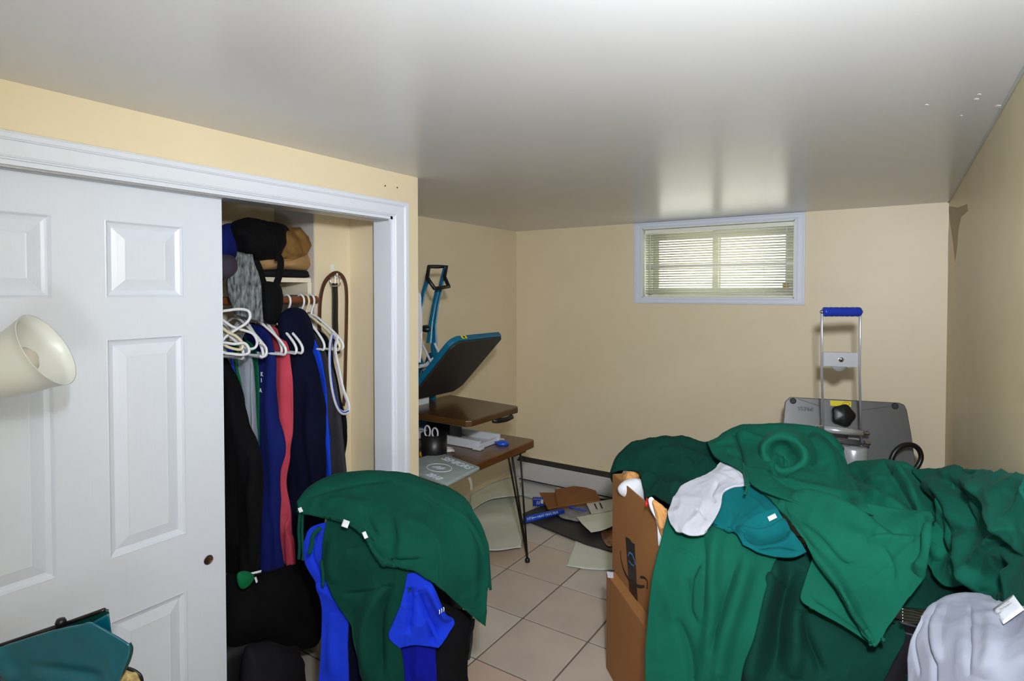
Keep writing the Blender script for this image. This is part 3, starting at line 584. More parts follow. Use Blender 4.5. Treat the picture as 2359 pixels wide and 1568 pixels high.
# ================================================================ desk in the recess
M_desk = mat('dark_stained_wood', srgb(96, 56, 22), .3, var=.35, vscale=5, stretch=(9, 1, 9), bump=.1, bscale=30, coat=.2)
M_iron = mat('black_iron', srgb(30, 24, 22), .5, metal=.4)
ZD = .722; pR = at(1235, 1012, Z=ZD); DX1 = pR.x; DY1 = pR.y; DY0 = YE + .03; DX0 = XL + .015; TH = .045
dk = thing('desk', 'dark brown wooden desk on black hairpin legs in the room recess', 'desk', ((DX0 + DX1) / 2, (DY0 + DY1) / 2, 0))
m = MB(); c = .03; P = [(DX0, DY0), (DX1 - c, DY0), (DX1 - c * .3, DY0 + c * .3), (DX1, DY0 + c), (DX1, DY1 - c), (DX1 - c * .3, DY1 - c * .3), (DX1 - c, DY1), (DX0, DY1)]
m.prism([(x, y, ZD - TH) for x, y in P], (0, 0, TH)); bev(m.build('top', M_desk, dk), .006, 3)
def hairpin(cx, cy, sx, sy):
    foot = Vector((cx + sx * .02, cy + sy * .02, 0)); r_ = MB(); zt = ZD - TH
    A = [Vector((cx - sx * .02, cy - sy * .13, zt)), Vector((cx - sx * .02, cy - sy * .09, zt)), Vector((cx + sx * .0, cy - sy * .03, zt))]
    r_.tube(crv([A[0], A[0] * .05 + foot * .95 + Vector((0, 0, .02)), foot + Vector((0, 0, .012))]), .0058, 8); r_.tube([A[1], foot + Vector((0, 0, .02))], .0058, 8); r_.tube([A[2], foot + Vector((0, 0, .02))], .0058, 8)
    r_.box(min(A[0].x, A[2].x) - .03, max(A[0].x, A[2].x) + .03, min(A[0].y, A[2].y) - .02, max(A[0].y, A[2].y) + .02, zt - .004, zt - .0005)
    o = r_.build('leg', M_iron, dk, True); MB().lathe(foot, (0, 0, 1), [(.014, 0), (.016, .004), (.015, .018), (.009, .026)], 16).build('foot', M_blackp, o, True)
fc = at(1215, 1294, Z=0)
hairpin(fc.x - .02, fc.y - .02, 1, 1); hairpin(fc.x - .02, DY0 + .1, 1, -1); hairpin(DX0 + .08, fc.y - .02, -1, 1); hairpin(DX0 + .08, DY0 + .1, -1, -1)

# ---------------------------------------------------------------- teal heat press on the desk
M_teal = mat('teal_powder_coat', srgb(0, 96, 130), .35, bump=.05, bscale=200, spec=.6)
M_platen = mat('dark_platen', srgb(46, 42, 40), .5, bump=.1, bscale=60)
M_sheet = mat('brown_pressing_sheet', srgb(74, 48, 20), .3, var=.25, vscale=5, coat=.15)
M_whitem = mat('white_metal', srgb(206, 208, 214), .3, spec=.6)
M_yel = mat('yellow_sticker', srgb(226, 208, 30), .5); M_red = mat('red_print', srgb(200, 40, 24), .5); M_blk = mat('black_print', srgb(22, 22, 22), .6)
tp = thing('teal_heat_press', 'teal clamshell heat press standing open on the brown desk', 'heat press', (-2.15, 2.63, ZD))
y0, y1 = 2.40, 2.86; LZ = .925
m = MB(); m.prism([(-2.40, 2.36, LZ), (-1.845, 2.355, LZ), (-1.82, 2.38, LZ), (-1.812, 2.80, LZ), (-1.835, 2.83, LZ), (-2.40, 2.90, LZ)], (0, 0, .034)); o = bev(m.build('lower_platen', M_sheet, tp), .006, 3)
m = MB(); m.box(-2.46, -1.92, y0 + .06, y0 + .10, LZ - .032, LZ - .002); m.box(-2.46, -1.95, y1 - .10, y1 - .06, LZ - .032, LZ - .002); m.box(-1.96, -1.93, y0 + .06, y1 - .02, LZ - .032, LZ - .002); m.build('drawer_rails', M_whitem, tp, bevel=.003)
m = MB(); m.box(-2.50, -1.975, 2.64, 2.665, ZD + .001, ZD + .050); m.box(-2.50, -1.975, 2.835, 2.86, ZD + .001, ZD + .050); m.box(-2.0, -1.975, 2.665, 2.835, ZD + .001, ZD + .030); m.box(-2.5, -2.46, 2.665, 2.835, ZD + .001, ZD + .050); m.box(-2.01, -1.955, 2.625, 2.67, ZD + .001, ZD + .02); m.box(-2.01, -1.955, 2.83, 2.875, ZD + .001, ZD + .02); m.build('base_frame', M_whitem, tp, bevel=.004)
m = MB(); m.box(-2.46, -2.0, 2.665, 2.835, ZD + .004, ZD + .010); m.build('tray', M_whitem, tp)
m = MB(); m.box(-2.40, -2.22, 2.68, 2.80, ZD + .010, LZ); m.build('pedestal', M_blackp, tp, bevel=.004)
for s_ in range(2):
    y = 2.52 + .22 * s_; pts = [(-1.93 + .006 * math.cos(a), y + .012 * a / 6, LZ - .012 + .006 * math.sin(a)) for a in np.linspace(0, 60, 240)]; MB().tube(pts, .0016, 5).build('spring', M_chrome, tp, True)
m = MB(); m.tube(crv([(-1.85, 2.60, LZ - .010), (-1.83, 2.62, LZ - .014), (-1.815, 2.68, LZ - .016), (-1.815, 2.74, LZ - .012)]), .014, 10); m.build('pull_knob', M_blackp, tp, True)
# column and hinge
m = MB()
for y in (2.53, 2.71): m.prism([(-2.5, y, ZD + .045), (-2.38, y, ZD + .045), (-2.36, y, 1.08), (-2.30, y, 1.20), (-2.34, y, 1.26), (-2.42, y, 1.24), (-2.5, y, 1.05)], (0, .02, 0))
m.build('column', M_teal, tp, bevel=.003)
uR, uF = Vector((-2.305, 0, 1.005)), Vector((-1.955, 0, 1.362)); ud = (uF - uR).normalized(); un = Vector((-ud.z, 0, ud.x))
def pl(a, y, h): return uR + ud * a + Vector((0, y, 0)) + un * h
Lp = (uF - uR).length; cr_ = .05
out = [(0, y0 + cr_), (cr_, y0), (Lp - cr_, y0), (Lp - cr_ * .4, y0 + cr_ * .3), (Lp, y0 + cr_), (Lp, y1 - cr_ * .3), (Lp - cr_ * .3, y1), (cr_, y1), (0, y1 - cr_)]
m = MB(); m.prism([pl(a, y, 0) for a, y in out], un * .034); bev(m.build('upper_platen', M_teal, tp), .008, 3)
sc_ = lambda a, y: (Lp / 2 + (a - Lp / 2) * .965, (y0 + y1) / 2 + (y - (y0 + y1) / 2) * .965)
m = MB(); m.prism([pl(*sc_(a, y), -.012) for a, y in out], un * .0125); bev(m.build('heating_plate', M_platen, tp), .003, 2)
m = MB(); m.obox(pl(Lp + .0012, y0 + .075, .006), (0, .045, 0), un * .022, ud * .0006); stk = m.build('warning_sticker', M_yel, tp)
m = MB(); m.obox(pl(Lp + .002, y0 + .09, .01), (0, .014, 0), un * .014, ud * .0004); m.build('sticker_mark', M_blk, stk)
# arms, handle and knob
for Y_, path in ((2.60, [(1026, 616), (1017, 650), (1007, 700), (1000, 750), (1000, 800), (1004, 830)]), (2.60, [(1008, 664), (1000, 700), (993, 740), (988, 790)]), (2.50, [(986, 640), (976, 672), (970, 705), (966, 760)])):
    P = [at(px, py, X=-2.27) for px, py in path]; rr = [.019, .016, .016, .020, .027, .034][:len(P)]
    m = MB(); m.tube(P, rr, 8, flat=.45, flatdir=(0, 1, 0)); o = m.build('arm', M_teal, tp)
P = [at(988, 614, X=-2.27), at(1029, 614, X=-2.27), at(1024, 638, X=-2.22), at(1034, 660, X=-2.17), at(1001, 664, X=-2.17), at(984, 640, X=-2.22)]
MB().tube([P[0], P[0].lerp(P[1], .5), P[1], P[2], P[3], P[3].lerp(P[4], .5), P[4], P[5]], .0115, 10, True).build('handle', M_blackp, tp, True)
kb = at(985, 756, X=-2.30); MB().lathe(kb - Vector((0, 0, .02)), (0.1, -.1, 1), [(.0, 0), (.030, .002), (.038, .012), (.038, .026), (.028, .036), (0, .038)], 24).build('pressure_knob', M_blackp, tp, True)
m = MB()
for a, b in (((974, 795), (995, 838)), ((1001, 790), (1011, 812))):
    A_, B_ = at(*a, X=-2.25), at(*b, X=-2.22); m.tube([A_, B_], .008, 6, flat=.5, flatdir=(0, 1, 0))
m.cyl(at(990, 840, X=-2.24) + Vector((0, -.09, 0)), at(990, 840, X=-2.24) + Vector((0, .09, 0)), .011, 14); m.tube([at(975, 850, X=-2.3), at(1000, 830, X=-2.28), at(1010, 815, X=-2.26)], .022, 8); m.build('linkage', M_whitem, tp)
m = MB(); a = at(978, 918, X=-2.34); m.box(a.x - .03, a.x + .02, a.y - .09, a.y + .02, a.z - .03, a.z + .02); m.build('hinge_block', M_whitem, tp, bevel=.004)
# white sheet leaning behind the closet corner
Ys = 2.30
prop(cloth('white_paper_sheet', [[(930, 665), (966, 674), (970, 690)], [(928, 740), (968, 745), (972, 750)], [(926, 790), (968, 792), (972, 795)], [(926, 834), (966, 835), (968, 835)]], mat('white_paper', srgb(232, 232, 238), .6), bY(Ys), nu=20, nv=30, th=.002, wr=(.001, 5, (1, 1, 1))), 'tall white paper sheet standing at the corner of the closet box', 'paper')
prop(MB().tube([at(950, 830, Y=Ys + .01), Vector((at(950, 830, Y=Ys + .01).x, Ys + .01, ZD))], .006, 8).build('sheet_stand', M_blackp), 'thin black stand under the tall white paper sheet', 'stand')
# small things on the desk
mc = at(1000, 1050, Z=ZD + .001); mug = thing('black_cup', 'black cup holding scissors on the desk', 'cup', mc)
MB().lathe(mc, (0, 0, 1), [(.0, .002), (.066, 0), (.070, .01), (.072, .125), (.067, .125), (.064, .012), (0, .01)], 32, False).build('body', M_blackp, mug, True)
sc = thing('scissors', 'grey handled scissors standing in the black cup', 'scissors', mc + Vector((0, 0, .05)))
mm = MB(); cA = mc + Vector((-.02, -.035, .14)); mm.tube([cA + Vector((.02 * math.cos(a), .004, .03 * math.sin(a))) for a in np.linspace(0, 2 * math.pi, 16)[:-1]], .005, 8, True); cB = mc + Vector((.03, -.03, .135)); mm.tube([cB + Vector((.02 * math.cos(a), .004, .028 * math.sin(a))) for a in np.linspace(0, 2 * math.pi, 16)[:-1]], .005, 8, True); mm.build('handles', mat('grey_plastic', srgb(190, 190, 196), .4), sc, True)
mm = MB(); mm.obox(mc + Vector((-.01, -.02, .02)), (.012, 0, 0), (0, .003, 0), (-.002, -.01, .1)); mm.obox(mc + Vector((.005, -.02, .02)), (.012, 0, 0), (0, .003, 0), (.002, -.005, .1)); mm.build('blades', M_steel, sc)
M_cord = mat('white_cord', srgb(214, 204, 206), .5)
c0 = at(1030, 1037, Z=ZD + .006); pts = []
for a in np.linspace(0, 6 * math.pi, 60): pts.append(c0 + Vector((.045 * math.cos(a) * (1 - a / 60), .03 * math.sin(a), .0035 * a / 6)))
pts += [c0 + Vector((-.05, -.02, .004)), c0 + Vector((-.09, -.05, .004)), c0 + Vector((-.12, -.04, .004))]
prop(MB().tube(crv(pts, 3), .0035, 6).build('power_lead', M_cord, smooth=True), 'coiled white cord on the desk next to the black cup', 'cord')
c1 = at(1158, 1023, Z=ZD + .001); m = MB(); m.lathe(c1, (0, 0, 1), [(.034, 0), (.038, .004), (.036, .014), (.026, .02), (0, .021)], 24, False); m.tube(crv([c1 + Vector((-.03, .0, .01)), c1 + Vector((-.06, -.04, .01)), c1 + Vector((-.05, -.07, .008))]), .005, 8)
prop(m.build('blue_tape_roll', mat('blue_plastic', srgb(20, 84, 196), .35), smooth=True), 'small flat blue plastic disc on the desk under the press', 'disc')
c2 = at(974, 1050, Z=ZD + .001); m = MB(); m.lathe(c2, (0, 0, 1), [(.016, 0), (.019, .004), (.019, .018), (.014, .024), (0, .026)], 16, False)
prop(m.build('yellow_cap', mat('yellow_plastic', srgb(222, 160, 40), .4), smooth=True), 'small yellow cap on the desk beside the folded grey shirt', 'cap')
# folded grey shirt with white print
M_tee = fabric('sage_grey_jersey', srgb(150, 162, 160)); ts = thing('printed_shirt', 'folded sage grey shirt with white print on the front of the desk', 'shirt', at(1030, 1085, Z=ZD + .001))
q = [at(px, py, Z=ZD + .022) for px, py in ((940, 1060), (1014, 1040), (1106, 1074), (1030, 1112), (950, 1086))]
m = MB(); m.prism([(p.x, p.y, ZD + .002) for p in q], (0, 0, .020)); o = m.build('folded_body', M_tee, ts, True); bev(o, .008, 4)
e1 = (q[2] - q[1]).normalized(); e1.z = 0; e1.normalize(); e2 = Vector((0, 0, 1)).cross(e1); cc = at(1012, 1077, Z=ZD + .0226)
text('SENIORS', at(1052, 1066, Z=ZD + .0226), e1, e2, .062, M_print, ts, 'print', bold=.001); text('2018', at(1000, 1097, Z=ZD + .0226), e1, e2, .055, M_print, ts, 'print', bold=.001)
MB().tube([cc + e1 * (.075 * math.cos(a)) + e2 * (.055 * math.sin(a)) for a in np.linspace(0, 2 * math.pi, 33)[:-1]], .0018, 6, True).build('print_ring', M_print, ts)
blobp = [cc + e1 * x + e2 * y for x, y in ((-.04, -.01), (-.02, .02), (0, .012), (.02, .025), (.035, .0), (.01, -.02), (-.01, -.012), (-.03, -.025))]
m = MB(); m.prism(blobp, (0, 0, .0006)); m.build('print_emblem', M_print, ts)
M_film = mat('clear_film', srgb(225, 228, 222), .12, alpha=.35, spec=.8)
p = at(1076, 1092, X=DX1 + .004); m = MB(); prop(ribbon('clear_film_strip', [p, at(1082, 1102, X=DX1 + .01), at(1086, 1115, X=DX1 + .012), at(1086, 1128, X=DX1 + .008)], .02, .001, M_film), 'narrow clear film strip hanging off the front edge of the desk', 'strip')

# ================================================================ on the floor below the desk
M_paperg = mat('pale_green_paper', srgb(222, 228, 212), .55); M_vell = mat('frosted_plastic_sheet', srgb(226, 230, 216), .25, alpha=.85, coat=.2)
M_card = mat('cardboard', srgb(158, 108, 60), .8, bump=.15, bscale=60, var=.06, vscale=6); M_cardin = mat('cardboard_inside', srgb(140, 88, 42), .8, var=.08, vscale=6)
def sheet(name, label, cat, rows, mat_, Z=.003, th=.0015, wr=(.001, 6, (1, 1, 1)), nu=24, nv=24):
    return prop(cloth(name, rows, mat_, bZ(Z), nu=nu, nv=nv, th=th, wr=wr), label, cat)
m = MB(); m.prism([at(px, py, Z=.004) for px, py in ((1186, 1193), (1318, 1140), (1440, 1160), (1440, 1282), (1350, 1256), (1222, 1204), (1200, 1210))], (0, 0, .012)); prop(m.build('dark_mat', mat('dark_rubber', srgb(50, 50, 48), .6)), 'dark grey flat mat lying under the blue tube on the tiles', 'mat')
m = MB(); q = [at(px, py, Z=.006) for px, py in ((1203, 1110), (1283, 1131), (1270, 1160), (1196, 1140))]; m.prism(q, (0, 0, .03)); prop(bev(m.build('flat_grey_box', M_heat), .004), 'flat pale grey box lying against the heater under the desk', 'box')
cloth_s = cloth('frosted_sheet', [[(1085, 1165, -.0), (1115, 1135, .0), (1160, 1130, .0)], [(1070, 1200, 0), (1130, 1180, 0), (1198, 1160, 0)], [(1075, 1240, 0), (1140, 1240), (1205, 1215)], [(1085, 1262), (1140, 1268), (1200, 1262)]], M_vell, bZ(.04), nu=40, nv=40, th=.0015, wr=(.004, 4, (1, 1, 1)), creases=[('r', [(1080, 1205), (1140, 1190), (1200, 1196)], .012, 12)])
prop(cloth_s, 'large frosted plastic sheet curling on the floor left of the desk leg', 'sheet')
prop(cloth('clear_sheet', [[(1085, 1140), (1130, 1115), (1195, 1095)], [(1080, 1180), (1130, 1150), (1200, 1140)]], M_vell, bZ(.09), nu=24, nv=16, th=.0015, wr=(.004, 4, (1, 1, 1))), 'clear plastic sheet behind the frosted one, leaning towards the heater', 'sheet')
# open cardboard mailer
mb_ = thing('open_cardboard_mailer', 'brown cardboard mailer lying open in front of the heater', 'box', at(1320, 1165, Z=0))
m = MB()
def quad3(m, P, th): 
    P = [Vector(p) for p in P]; n = (P[1] - P[0]).cross(P[2] - P[0]).normalized(); m.prism(P, n * th)
a_, b_, c_, d_ = at(1285, 1168, Z=.07), at(1383, 1151, Z=.07), at(1363, 1113, Z=.10), at(1278, 1128, Z=.07)
quad3(m, [a_, b_, c_, d_], .004); m.build('lid', M_cardin, mb_)
m = MB(); quad3(m, [at(1243, 1134, Z=.06), at(1282, 1134, Z=.06), at(1285, 1168, Z=.06), at(1262, 1172, Z=.06)], .004); m.build('flap', M_cardin, mb_)
m = MB(); quad3(m, [a_, at(1383, 1152, Z=.07), at(1378, 1162, Z=.005), at(1290, 1180, Z=.005)], .004); quad3(m, [at(1262, 1172, Z=.06), a_, at(1290, 1180, Z=.005), at(1268, 1180, Z=.005)], .004); quad3(m, [at(1278, 1140, Z=.005), at(1363, 1135, Z=.005), at(1378, 1162, Z=.004), at(1290, 1180, Z=.004)], .004); m.build('tray', M_card, mb_)
M_bluep = mat('blue_print_plastic', srgb(20, 78, 206), .3)
p0, p1 = at(1208, 1197, Z=.045), at(1297, 1177, Z=.045); tb = thing('blue_tube', 'glossy blue cardboard tube with white lettering on the floor behind the hairpin leg', 'tube', (p0 + p1) / 2)
MB().cyl(p0, p1, .021, 24).build('body', M_bluep, tb, True); ax = (p1 - p0).normalized(); nn = (CAM - p0).normalized(); nn = (nn - ax * nn.dot(ax)).normalized(); up = nn.cross(ax)
text('HEAT VINYL FILM', (p0 + p1) / 2 + nn * .0215 + ax * .02, ax, up, .022, M_print, tb, ext=.0004); text('HTV', p0 + ax * .035 + nn * .0215, ax, up, .026, M_print, tb, ext=.0004)
g = thing('blue_box', 'small blue carton with two white stripes behind the blue tube', 'box', at(1240, 1168, Z=0))
q = at(1240, 1166, Z=.02); m = MB(); m.obox(q - RT * .04, RT * .08, FW * .05, Vector((0, 0, .055))); m.build('carton', mat('blue_carton', srgb(24, 50, 160), .4), g, bevel=.004)
for k in (0, 1): m = MB(); m.obox(q - RT * (.012 - .014 * k) - FW * .0012 + Vector((0, 0, .016)), RT * .005, FW * .001, Vector((0, 0, .024)) + RT * .003); m.build('stripe', M_print, g)
m = MB(); m.obox(q + RT * .018 - FW * .0014 + Vector((0, 0, .022)), RT * .02, FW * .001, Vector((0, 0, .028))); m.build('label_patch', M_heat, g)
g = thing('shipping_bag', 'crinkled grey and blue plastic shipping bag on the dark mat', 'bag', at(1325, 1180, Z=0))
blob('body', [(1282, 1168), (1300, 1160), (1340, 1158), (1358, 1168), (1358, 1186), (1335, 1200), (1310, 1196), (1290, 1190)], bZ(.03), .02, mat('silver_film', srgb(150, 148, 150), .3, bump=.6, bscale=20, var=.3, vscale=14), g, wr=(.006, 20, (1, 1, 1)))
ribbon('blue_band', [at(px, py, Z=.062) for px, py in ((1300, 1158), (1320, 1168), (1350, 1176))], .035, .004, M_bluep, g, flatdir=(0, 0, 1))
sheet('white_sheet', 'white printed paper with two dark marks behind the pale green sheet', 'paper', [[(1350, 1158), (1420, 1148)], [(1362, 1184), (1430, 1172)]], mat('white_paper_2', srgb(214, 212, 202), .6), Z=.06)
for k in (0, 1): quadp = [at(1368 + 12 * k, 1160 - k * 2, Z=.064), at(1371 + 12 * k, 1159 - k * 2, Z=.064), at(1377 + 12 * k, 1172 - k * 2, Z=.064), at(1374 + 12 * k, 1172 - k * 2, Z=.064)]; m = MB(); m.prism(quadp, (0, 0, .0006)); o = m.build('mark', M_blk, bpy.data.objects['white_sheet'])
prop(cloth('curled_paper', [[(1328, 1190, 0), (1370, 1182, 0), (1430, 1168, 0)], [(1340, 1205, -.03), (1385, 1198, -.03), (1430, 1190, -.03)], [(1362, 1226, 0), (1390, 1220, 0), (1430, 1204, 0)]], M_paperg, bZ(.055), nu=24, nv=24, th=.001, wr=(.0005, 5, (1, 1, 1))), 'pale green paper curling up over the dark mat beside the box', 'paper')
sheet('pale_paper', 'pale green paper lying flat on the tiles left of the cardboard boxes', 'paper', [[(1331, 1231), (1375, 1236), (1430, 1262)], [(1318, 1265), (1370, 1280), (1430, 1295)], [(1304, 1302), (1350, 1310), (1420, 1313)]], M_paperg, Z=.006)
prop(blob('dark_wrapper', [(1385, 1225), (1420, 1215), (1430, 1245), (1400, 1258)], bZ(.02), .015, mat('purple_wrapper', srgb(60, 48, 70), .3, var=.6, vscale=40, vcol=srgb(190, 130, 80))), 'dark glossy wrapper poking out behind the cardboard box', 'wrapper')

# ================================================================ cardboard boxes
def carton(name, label, A, B, wd, z0, z1, open_top, names=True):
    A, B = Vector((A.x, A.y, 0)), Vector((B.x, B.y, 0)); d = (B - A).normalized(); n = Vector((-d.y, d.x, 0)); L = (B - A).length; th = .006
    if n.dot(RT) < 0: n = -n
    r = thing(name, label, 'box', ((A + B) / 2 + n * wd / 2) + Vector((0, 0, z0))); Zu = Vector((0, 0, 1)); h = z1 - z0; Z0 = Zu * z0
    for nm, o, a, b in (('side_panel', A, B - A, n * th), ('side_panel', A + n * (wd - th), B - A, n * th), ('side_panel', A + n * th, n * (wd - 2 * th), d * th), ('side_panel', B + n * th - d * th, n * (wd - 2 * th), d * th)):
        m = MB(); m.obox(o + Z0, a, b, Zu * h); bev(m.build(nm, M_card, r), .0015, 1)
    m = MB(); m.obox(A + Z0 + d * th + n * th, d * (L - 2 * th), n * (wd - 2 * th), Zu * th); m.build('bottom_panel', M_cardin, r)
    if not open_top: m = MB(); m.obox(A + Z0 + Zu * h, d * L, n * (wd / 2 - .002), Zu * th); m.build('top_flap', M_card, r); m = MB(); m.obox(A + Z0 + Zu * h + n * (wd / 2 + .002), d * L, n * (wd / 2 - .002), Zu * th); m.build('top_flap', M_card, r)
    return r, A, d, n
A1, B1 = at(1397, 1320, Z=.412), at(1487, 1446, Z=.412)
lb, A_, d_, n_ = carton('cardboard_box', 'closed brown cardboard box at the bottom of the stack of two', A1, B1, .38, 0, .406, False)
onb = lambda px, py: onpl(px, py, A_ - n_ * .0008, n_)
m = MB(); m.prism([at(1398, 1316, Z=.4122), at(1413, 1318, Z=.4122), at(1413, 1331, Z=.4122), at(1400, 1330, Z=.4122)], (0, 0, .0006)); lab = m.build('shipping_label', M_print, lb)
m = MB(); m.prism([onb(1399, 1332), onb(1403, 1336), onb(1402, 1376), onb(1399, 1366)], n_ * -.0006); m.build('red_print', mat('pink_print', srgb(170, 110, 100), .7), lb)
A2, B2 = at(1411, 1091, Z=.828), at(1518, 1182, Z=.828)
ub, A_, d_, n_ = carton('cardboard_box', 'open brown cardboard box with black tape and a curved arrow, top of the stack', A2, B2, .40, .414, .828, True)
onb = lambda px, py, e=.0008: onpl(px, py, A_ - n_ * e, n_)
M_tape = mat('black_tape', srgb(30, 28, 34), .35, var=.3, vscale=20); M_smile = mat('dark_brown_print', srgb(52, 34, 24), .7); M_tblue = mat('blue_tape_print', srgb(60, 130, 190), .4)
m = MB(); m.prism([onb(1441, 1236), onb(1450, 1240), onb(1456, 1250), onb(1462, 1252), onb(1470, 1404), onb(1452, 1390)], n_ * -.0005); tp_ = m.build('tape', M_tape, ub)
m = MB(); m.tube([onb(px, py, .0014) for px, py in ((1447, 1280), (1450, 1272), (1456, 1276), (1462, 1290), (1463, 1300))], .004, 6, flat=.15, flatdir=n_); m.tube([onb(px, py, .0014) for px, py in ((1448, 1290), (1455, 1300), (1461, 1303))], .003, 6, flat=.15, flatdir=n_); m.build('tape_print', M_tblue, tp_)
path = [(1429, 1268), (1431, 1290), (1437, 1312), (1446, 1330), (1456, 1341), (1466, 1348), (1476, 1351), (1485, 1350)]
pts = crv([onb(px, py, .0016) for px, py in path], 5); n__ = len(pts); MB().tube(pts, [.002 + .005 * math.sin(math.pi * min(1, .08 + .8 * i / n__)) for i in range(n__)], 8, flat=.12, flatdir=n_).build('curved_arrow', M_smile, ub)
MB().tube(crv([onb(px, py, .0016) for px, py in ((1475, 1329), (1484, 1330), (1491, 1339), (1490, 1356))], 5), .0045, 8, flat=.12, flatdir=n_).build('arrow_head', M_smile, ub)
prop(blob('white_plush', [(1425, 1122), (1440, 1106), (1470, 1102), (1486, 1110), (1490, 1140), (1484, 1160), (1455, 1150), (1430, 1138)], bT(2.40), .04, F_['white'], wr=(.003, 10, (1, 1, 1))), 'white soft cloth stuffed in the open cardboard box', 'cloth')
prop(blob('tan_plush', [(1436, 1100), (1445, 1086), (1468, 1080), (1478, 1090), (1478, 1110), (1440, 1112)], bT(2.48), .03, F_['fleece'], wr=(.005, 30, (1, 1, 1))), 'tan fleece at the far corner inside the open box', 'cloth')
prop(blob('tan_fleece_sleeve', [(1503, 1152), (1520, 1160), (1538, 1178), (1546, 1200), (1538, 1225), (1530, 1240), (1520, 1225), (1514, 1195), (1506, 1170)], bT(2.04), .02, F_['fleece'], wr=(.006, 30, (1, 1, 1)), creases=[('v', [(1508, 1160), (1530, 1200), (1528, 1235)], .006, 4)]), 'tan fleece spilling over the near corner of the open box', 'cloth')
prop(blob('white_lining', [(1494, 1150), (1504, 1146), (1516, 1170), (1524, 1215), (1535, 1230), (1520, 1256), (1516, 1250), (1512, 1200), (1498, 1172)], bT(2.066), .01, F_['white']), 'white cloth edge between cardboard box corner and tan fleece', 'cloth')
prop(ribbon('red_ribbon', [at(1492, 1148, t=2.12), at(1491, 1158, t=2.1), at(1489, 1166, t=2.1)], .012, .003, mat('red_satin', srgb(200, 30, 34), .4), flatdir=FW), 'small red ribbon at the rim of the open box', 'ribbon')

# ================================================================ silver heat press on a low table
M_gpl = mat('grey_metallic_plate', srgb(112, 112, 112), .38, metal=.55, bump=.05, bscale=300); M_pol = mat('polished_metal', srgb(214, 216, 222), .25, metal=.55); M_dgr = mat('dark_grey_print', srgb(46, 48, 44), .6)
M_bluef = mat('blue_foam_grip', srgb(24, 54, 170), .25, bump=.5, bscale=90, coat=.4)
ZT = .50
st = thing('side_table', 'low dark table by the window wall carrying the silver heat press', 'table', (-.24, 3.68, 0))
MB().box(-.66, .20, 3.35, 4.02, ZT - .03, ZT).build('top', M_desk, st, bevel=.004)
for x in (-.63, .14):
    for y in (3.38, 3.96): MB().box(x, x + .035, y, y + .035, 0, ZT - .03).build('leg', M_iron, st)
pg = thing('silver_heat_press', 'silver heat press with a blue foam grip and upright grey plate behind the green pile', 'heat press', (-.24, 3.6, ZT))
cTL, cTR, cBR, cBL = at(1808, 914, t=3.28), at(2088, 929, t=3.12), at(2110, 1085, t=3.04), at(1797, 1078, t=3.2)
ex = (cTR - cTL).normalized(); ey = (cBL - cTL).normalized(); en = ex.cross(ey).normalized(); 
if en.dot(CAM - cTL) < 0: en = -en
onp = lambda px, py, e=0: onpl(px, py, cTL + en * e, en)
oc = [(1820, 914), (1900, 918), (2072, 927), (2084, 932), (2090, 945), (2100, 1000), (2112, 1090), (2119, 1125), (1796, 1125), (1798, 1070), (1803, 990), (1809, 925)]
m = MB(); m.prism([onp(*q) for q in oc], en * -.02); bev(m.build('upper_plate', M_gpl, pg), .004, 2)
m = MB(); m.prism([onp(1812, 1122, -.021), onp(1812, 935, -.021), onp(2078, 945, -.021), onp(2100, 1122, -.021)], en * -.02); m.build('heating_plate', M_platen, pg)
for px, py in ((1827, 923), (2062, 935)): MB().lathe(onp(px, py, .0015), en, [(0, 0), (.013, 0), (.015, .002), (.017, 0)], 18, False).build('corner_hole', M_dark, pg)
for a, b in (((1838, 918), (1890, 936)), ((2050, 935), (1984, 945))): MB().tube([onp(*a, .001), onp(*b, .001)], .0025, 6, flat=.4, flatdir=en).build('press_line', M_gpl, pg)
exd = (onp(1880, 942) - onp(1840, 940)).normalized(); text('PRESS', onp(1855, 941, .0015), -exd, -(en.cross(exd)) if (en.cross(exd)).z > 0 else en.cross(exd), .030, M_dgr, pg, ext=.0003)
m = MB(); m.prism([onp(1912, 922, .001), onp(1961, 924, .001), onp(1961, 937, .001), onp(1913, 934, .001)], en * .0008); sk = m.build('warning_sticker', M_yel, pg); MB().tube([onp(1949 + 8 * math.cos(a), 930 + 4.5 * math.sin(a), .0025) for a in np.linspace(0, 6.28, 17)[:-1]], .0012, 5, True).build('sticker_symbol', M_red, sk)
kc = onp(1940, 956, .05); m = MB(); n = 40
V = []; rr_ = lambda a: .056 * (1 + .07 * math.cos(5 * a)); e1 = ex; e2 = en.cross(ex)
for h, s_ in ((0, .8), (.006, 1), (.026, 1), (.034, .85), (.036, .0)):
    for k in range(n): a = 2 * math.pi * k / n; V.append(kc + (e1 * math.cos(a) + e2 * math.sin(a)) * rr_(a) * s_ + en * h)
m.add(V, [(i * n + k, i * n + (k + 1) % n, (i + 1) * n + (k + 1) % n, (i + 1) * n + k) for i in range(4) for k in range(n)] + [tuple(range(n))[::-1]]); m.build('pressure_knob', M_blackp, pg, True)
MB().cyl(kc - en * .05, kc, .008, 14).build('knob_shaft', M_chrome, pg, True)
tt_, tb_ = 2.76, 2.98
def rt(px, py): return at(px, py, t=tt_ + (tb_ - tt_) * (py - 718) / (1010 - 718))
for P in (((1893, 716), (1893, 860), (1897, 1006)), ((1981, 716), (1980, 860), (1984, 1026))): MB().tube([rt(*q) for q in P], .0085, 10, flat=.6, flatdir=RT).build('side_rail', M_pol, pg, True)
g0, g1 = rt(1895, 718), rt(1981, 718); gd = (g1 - g0).normalized()
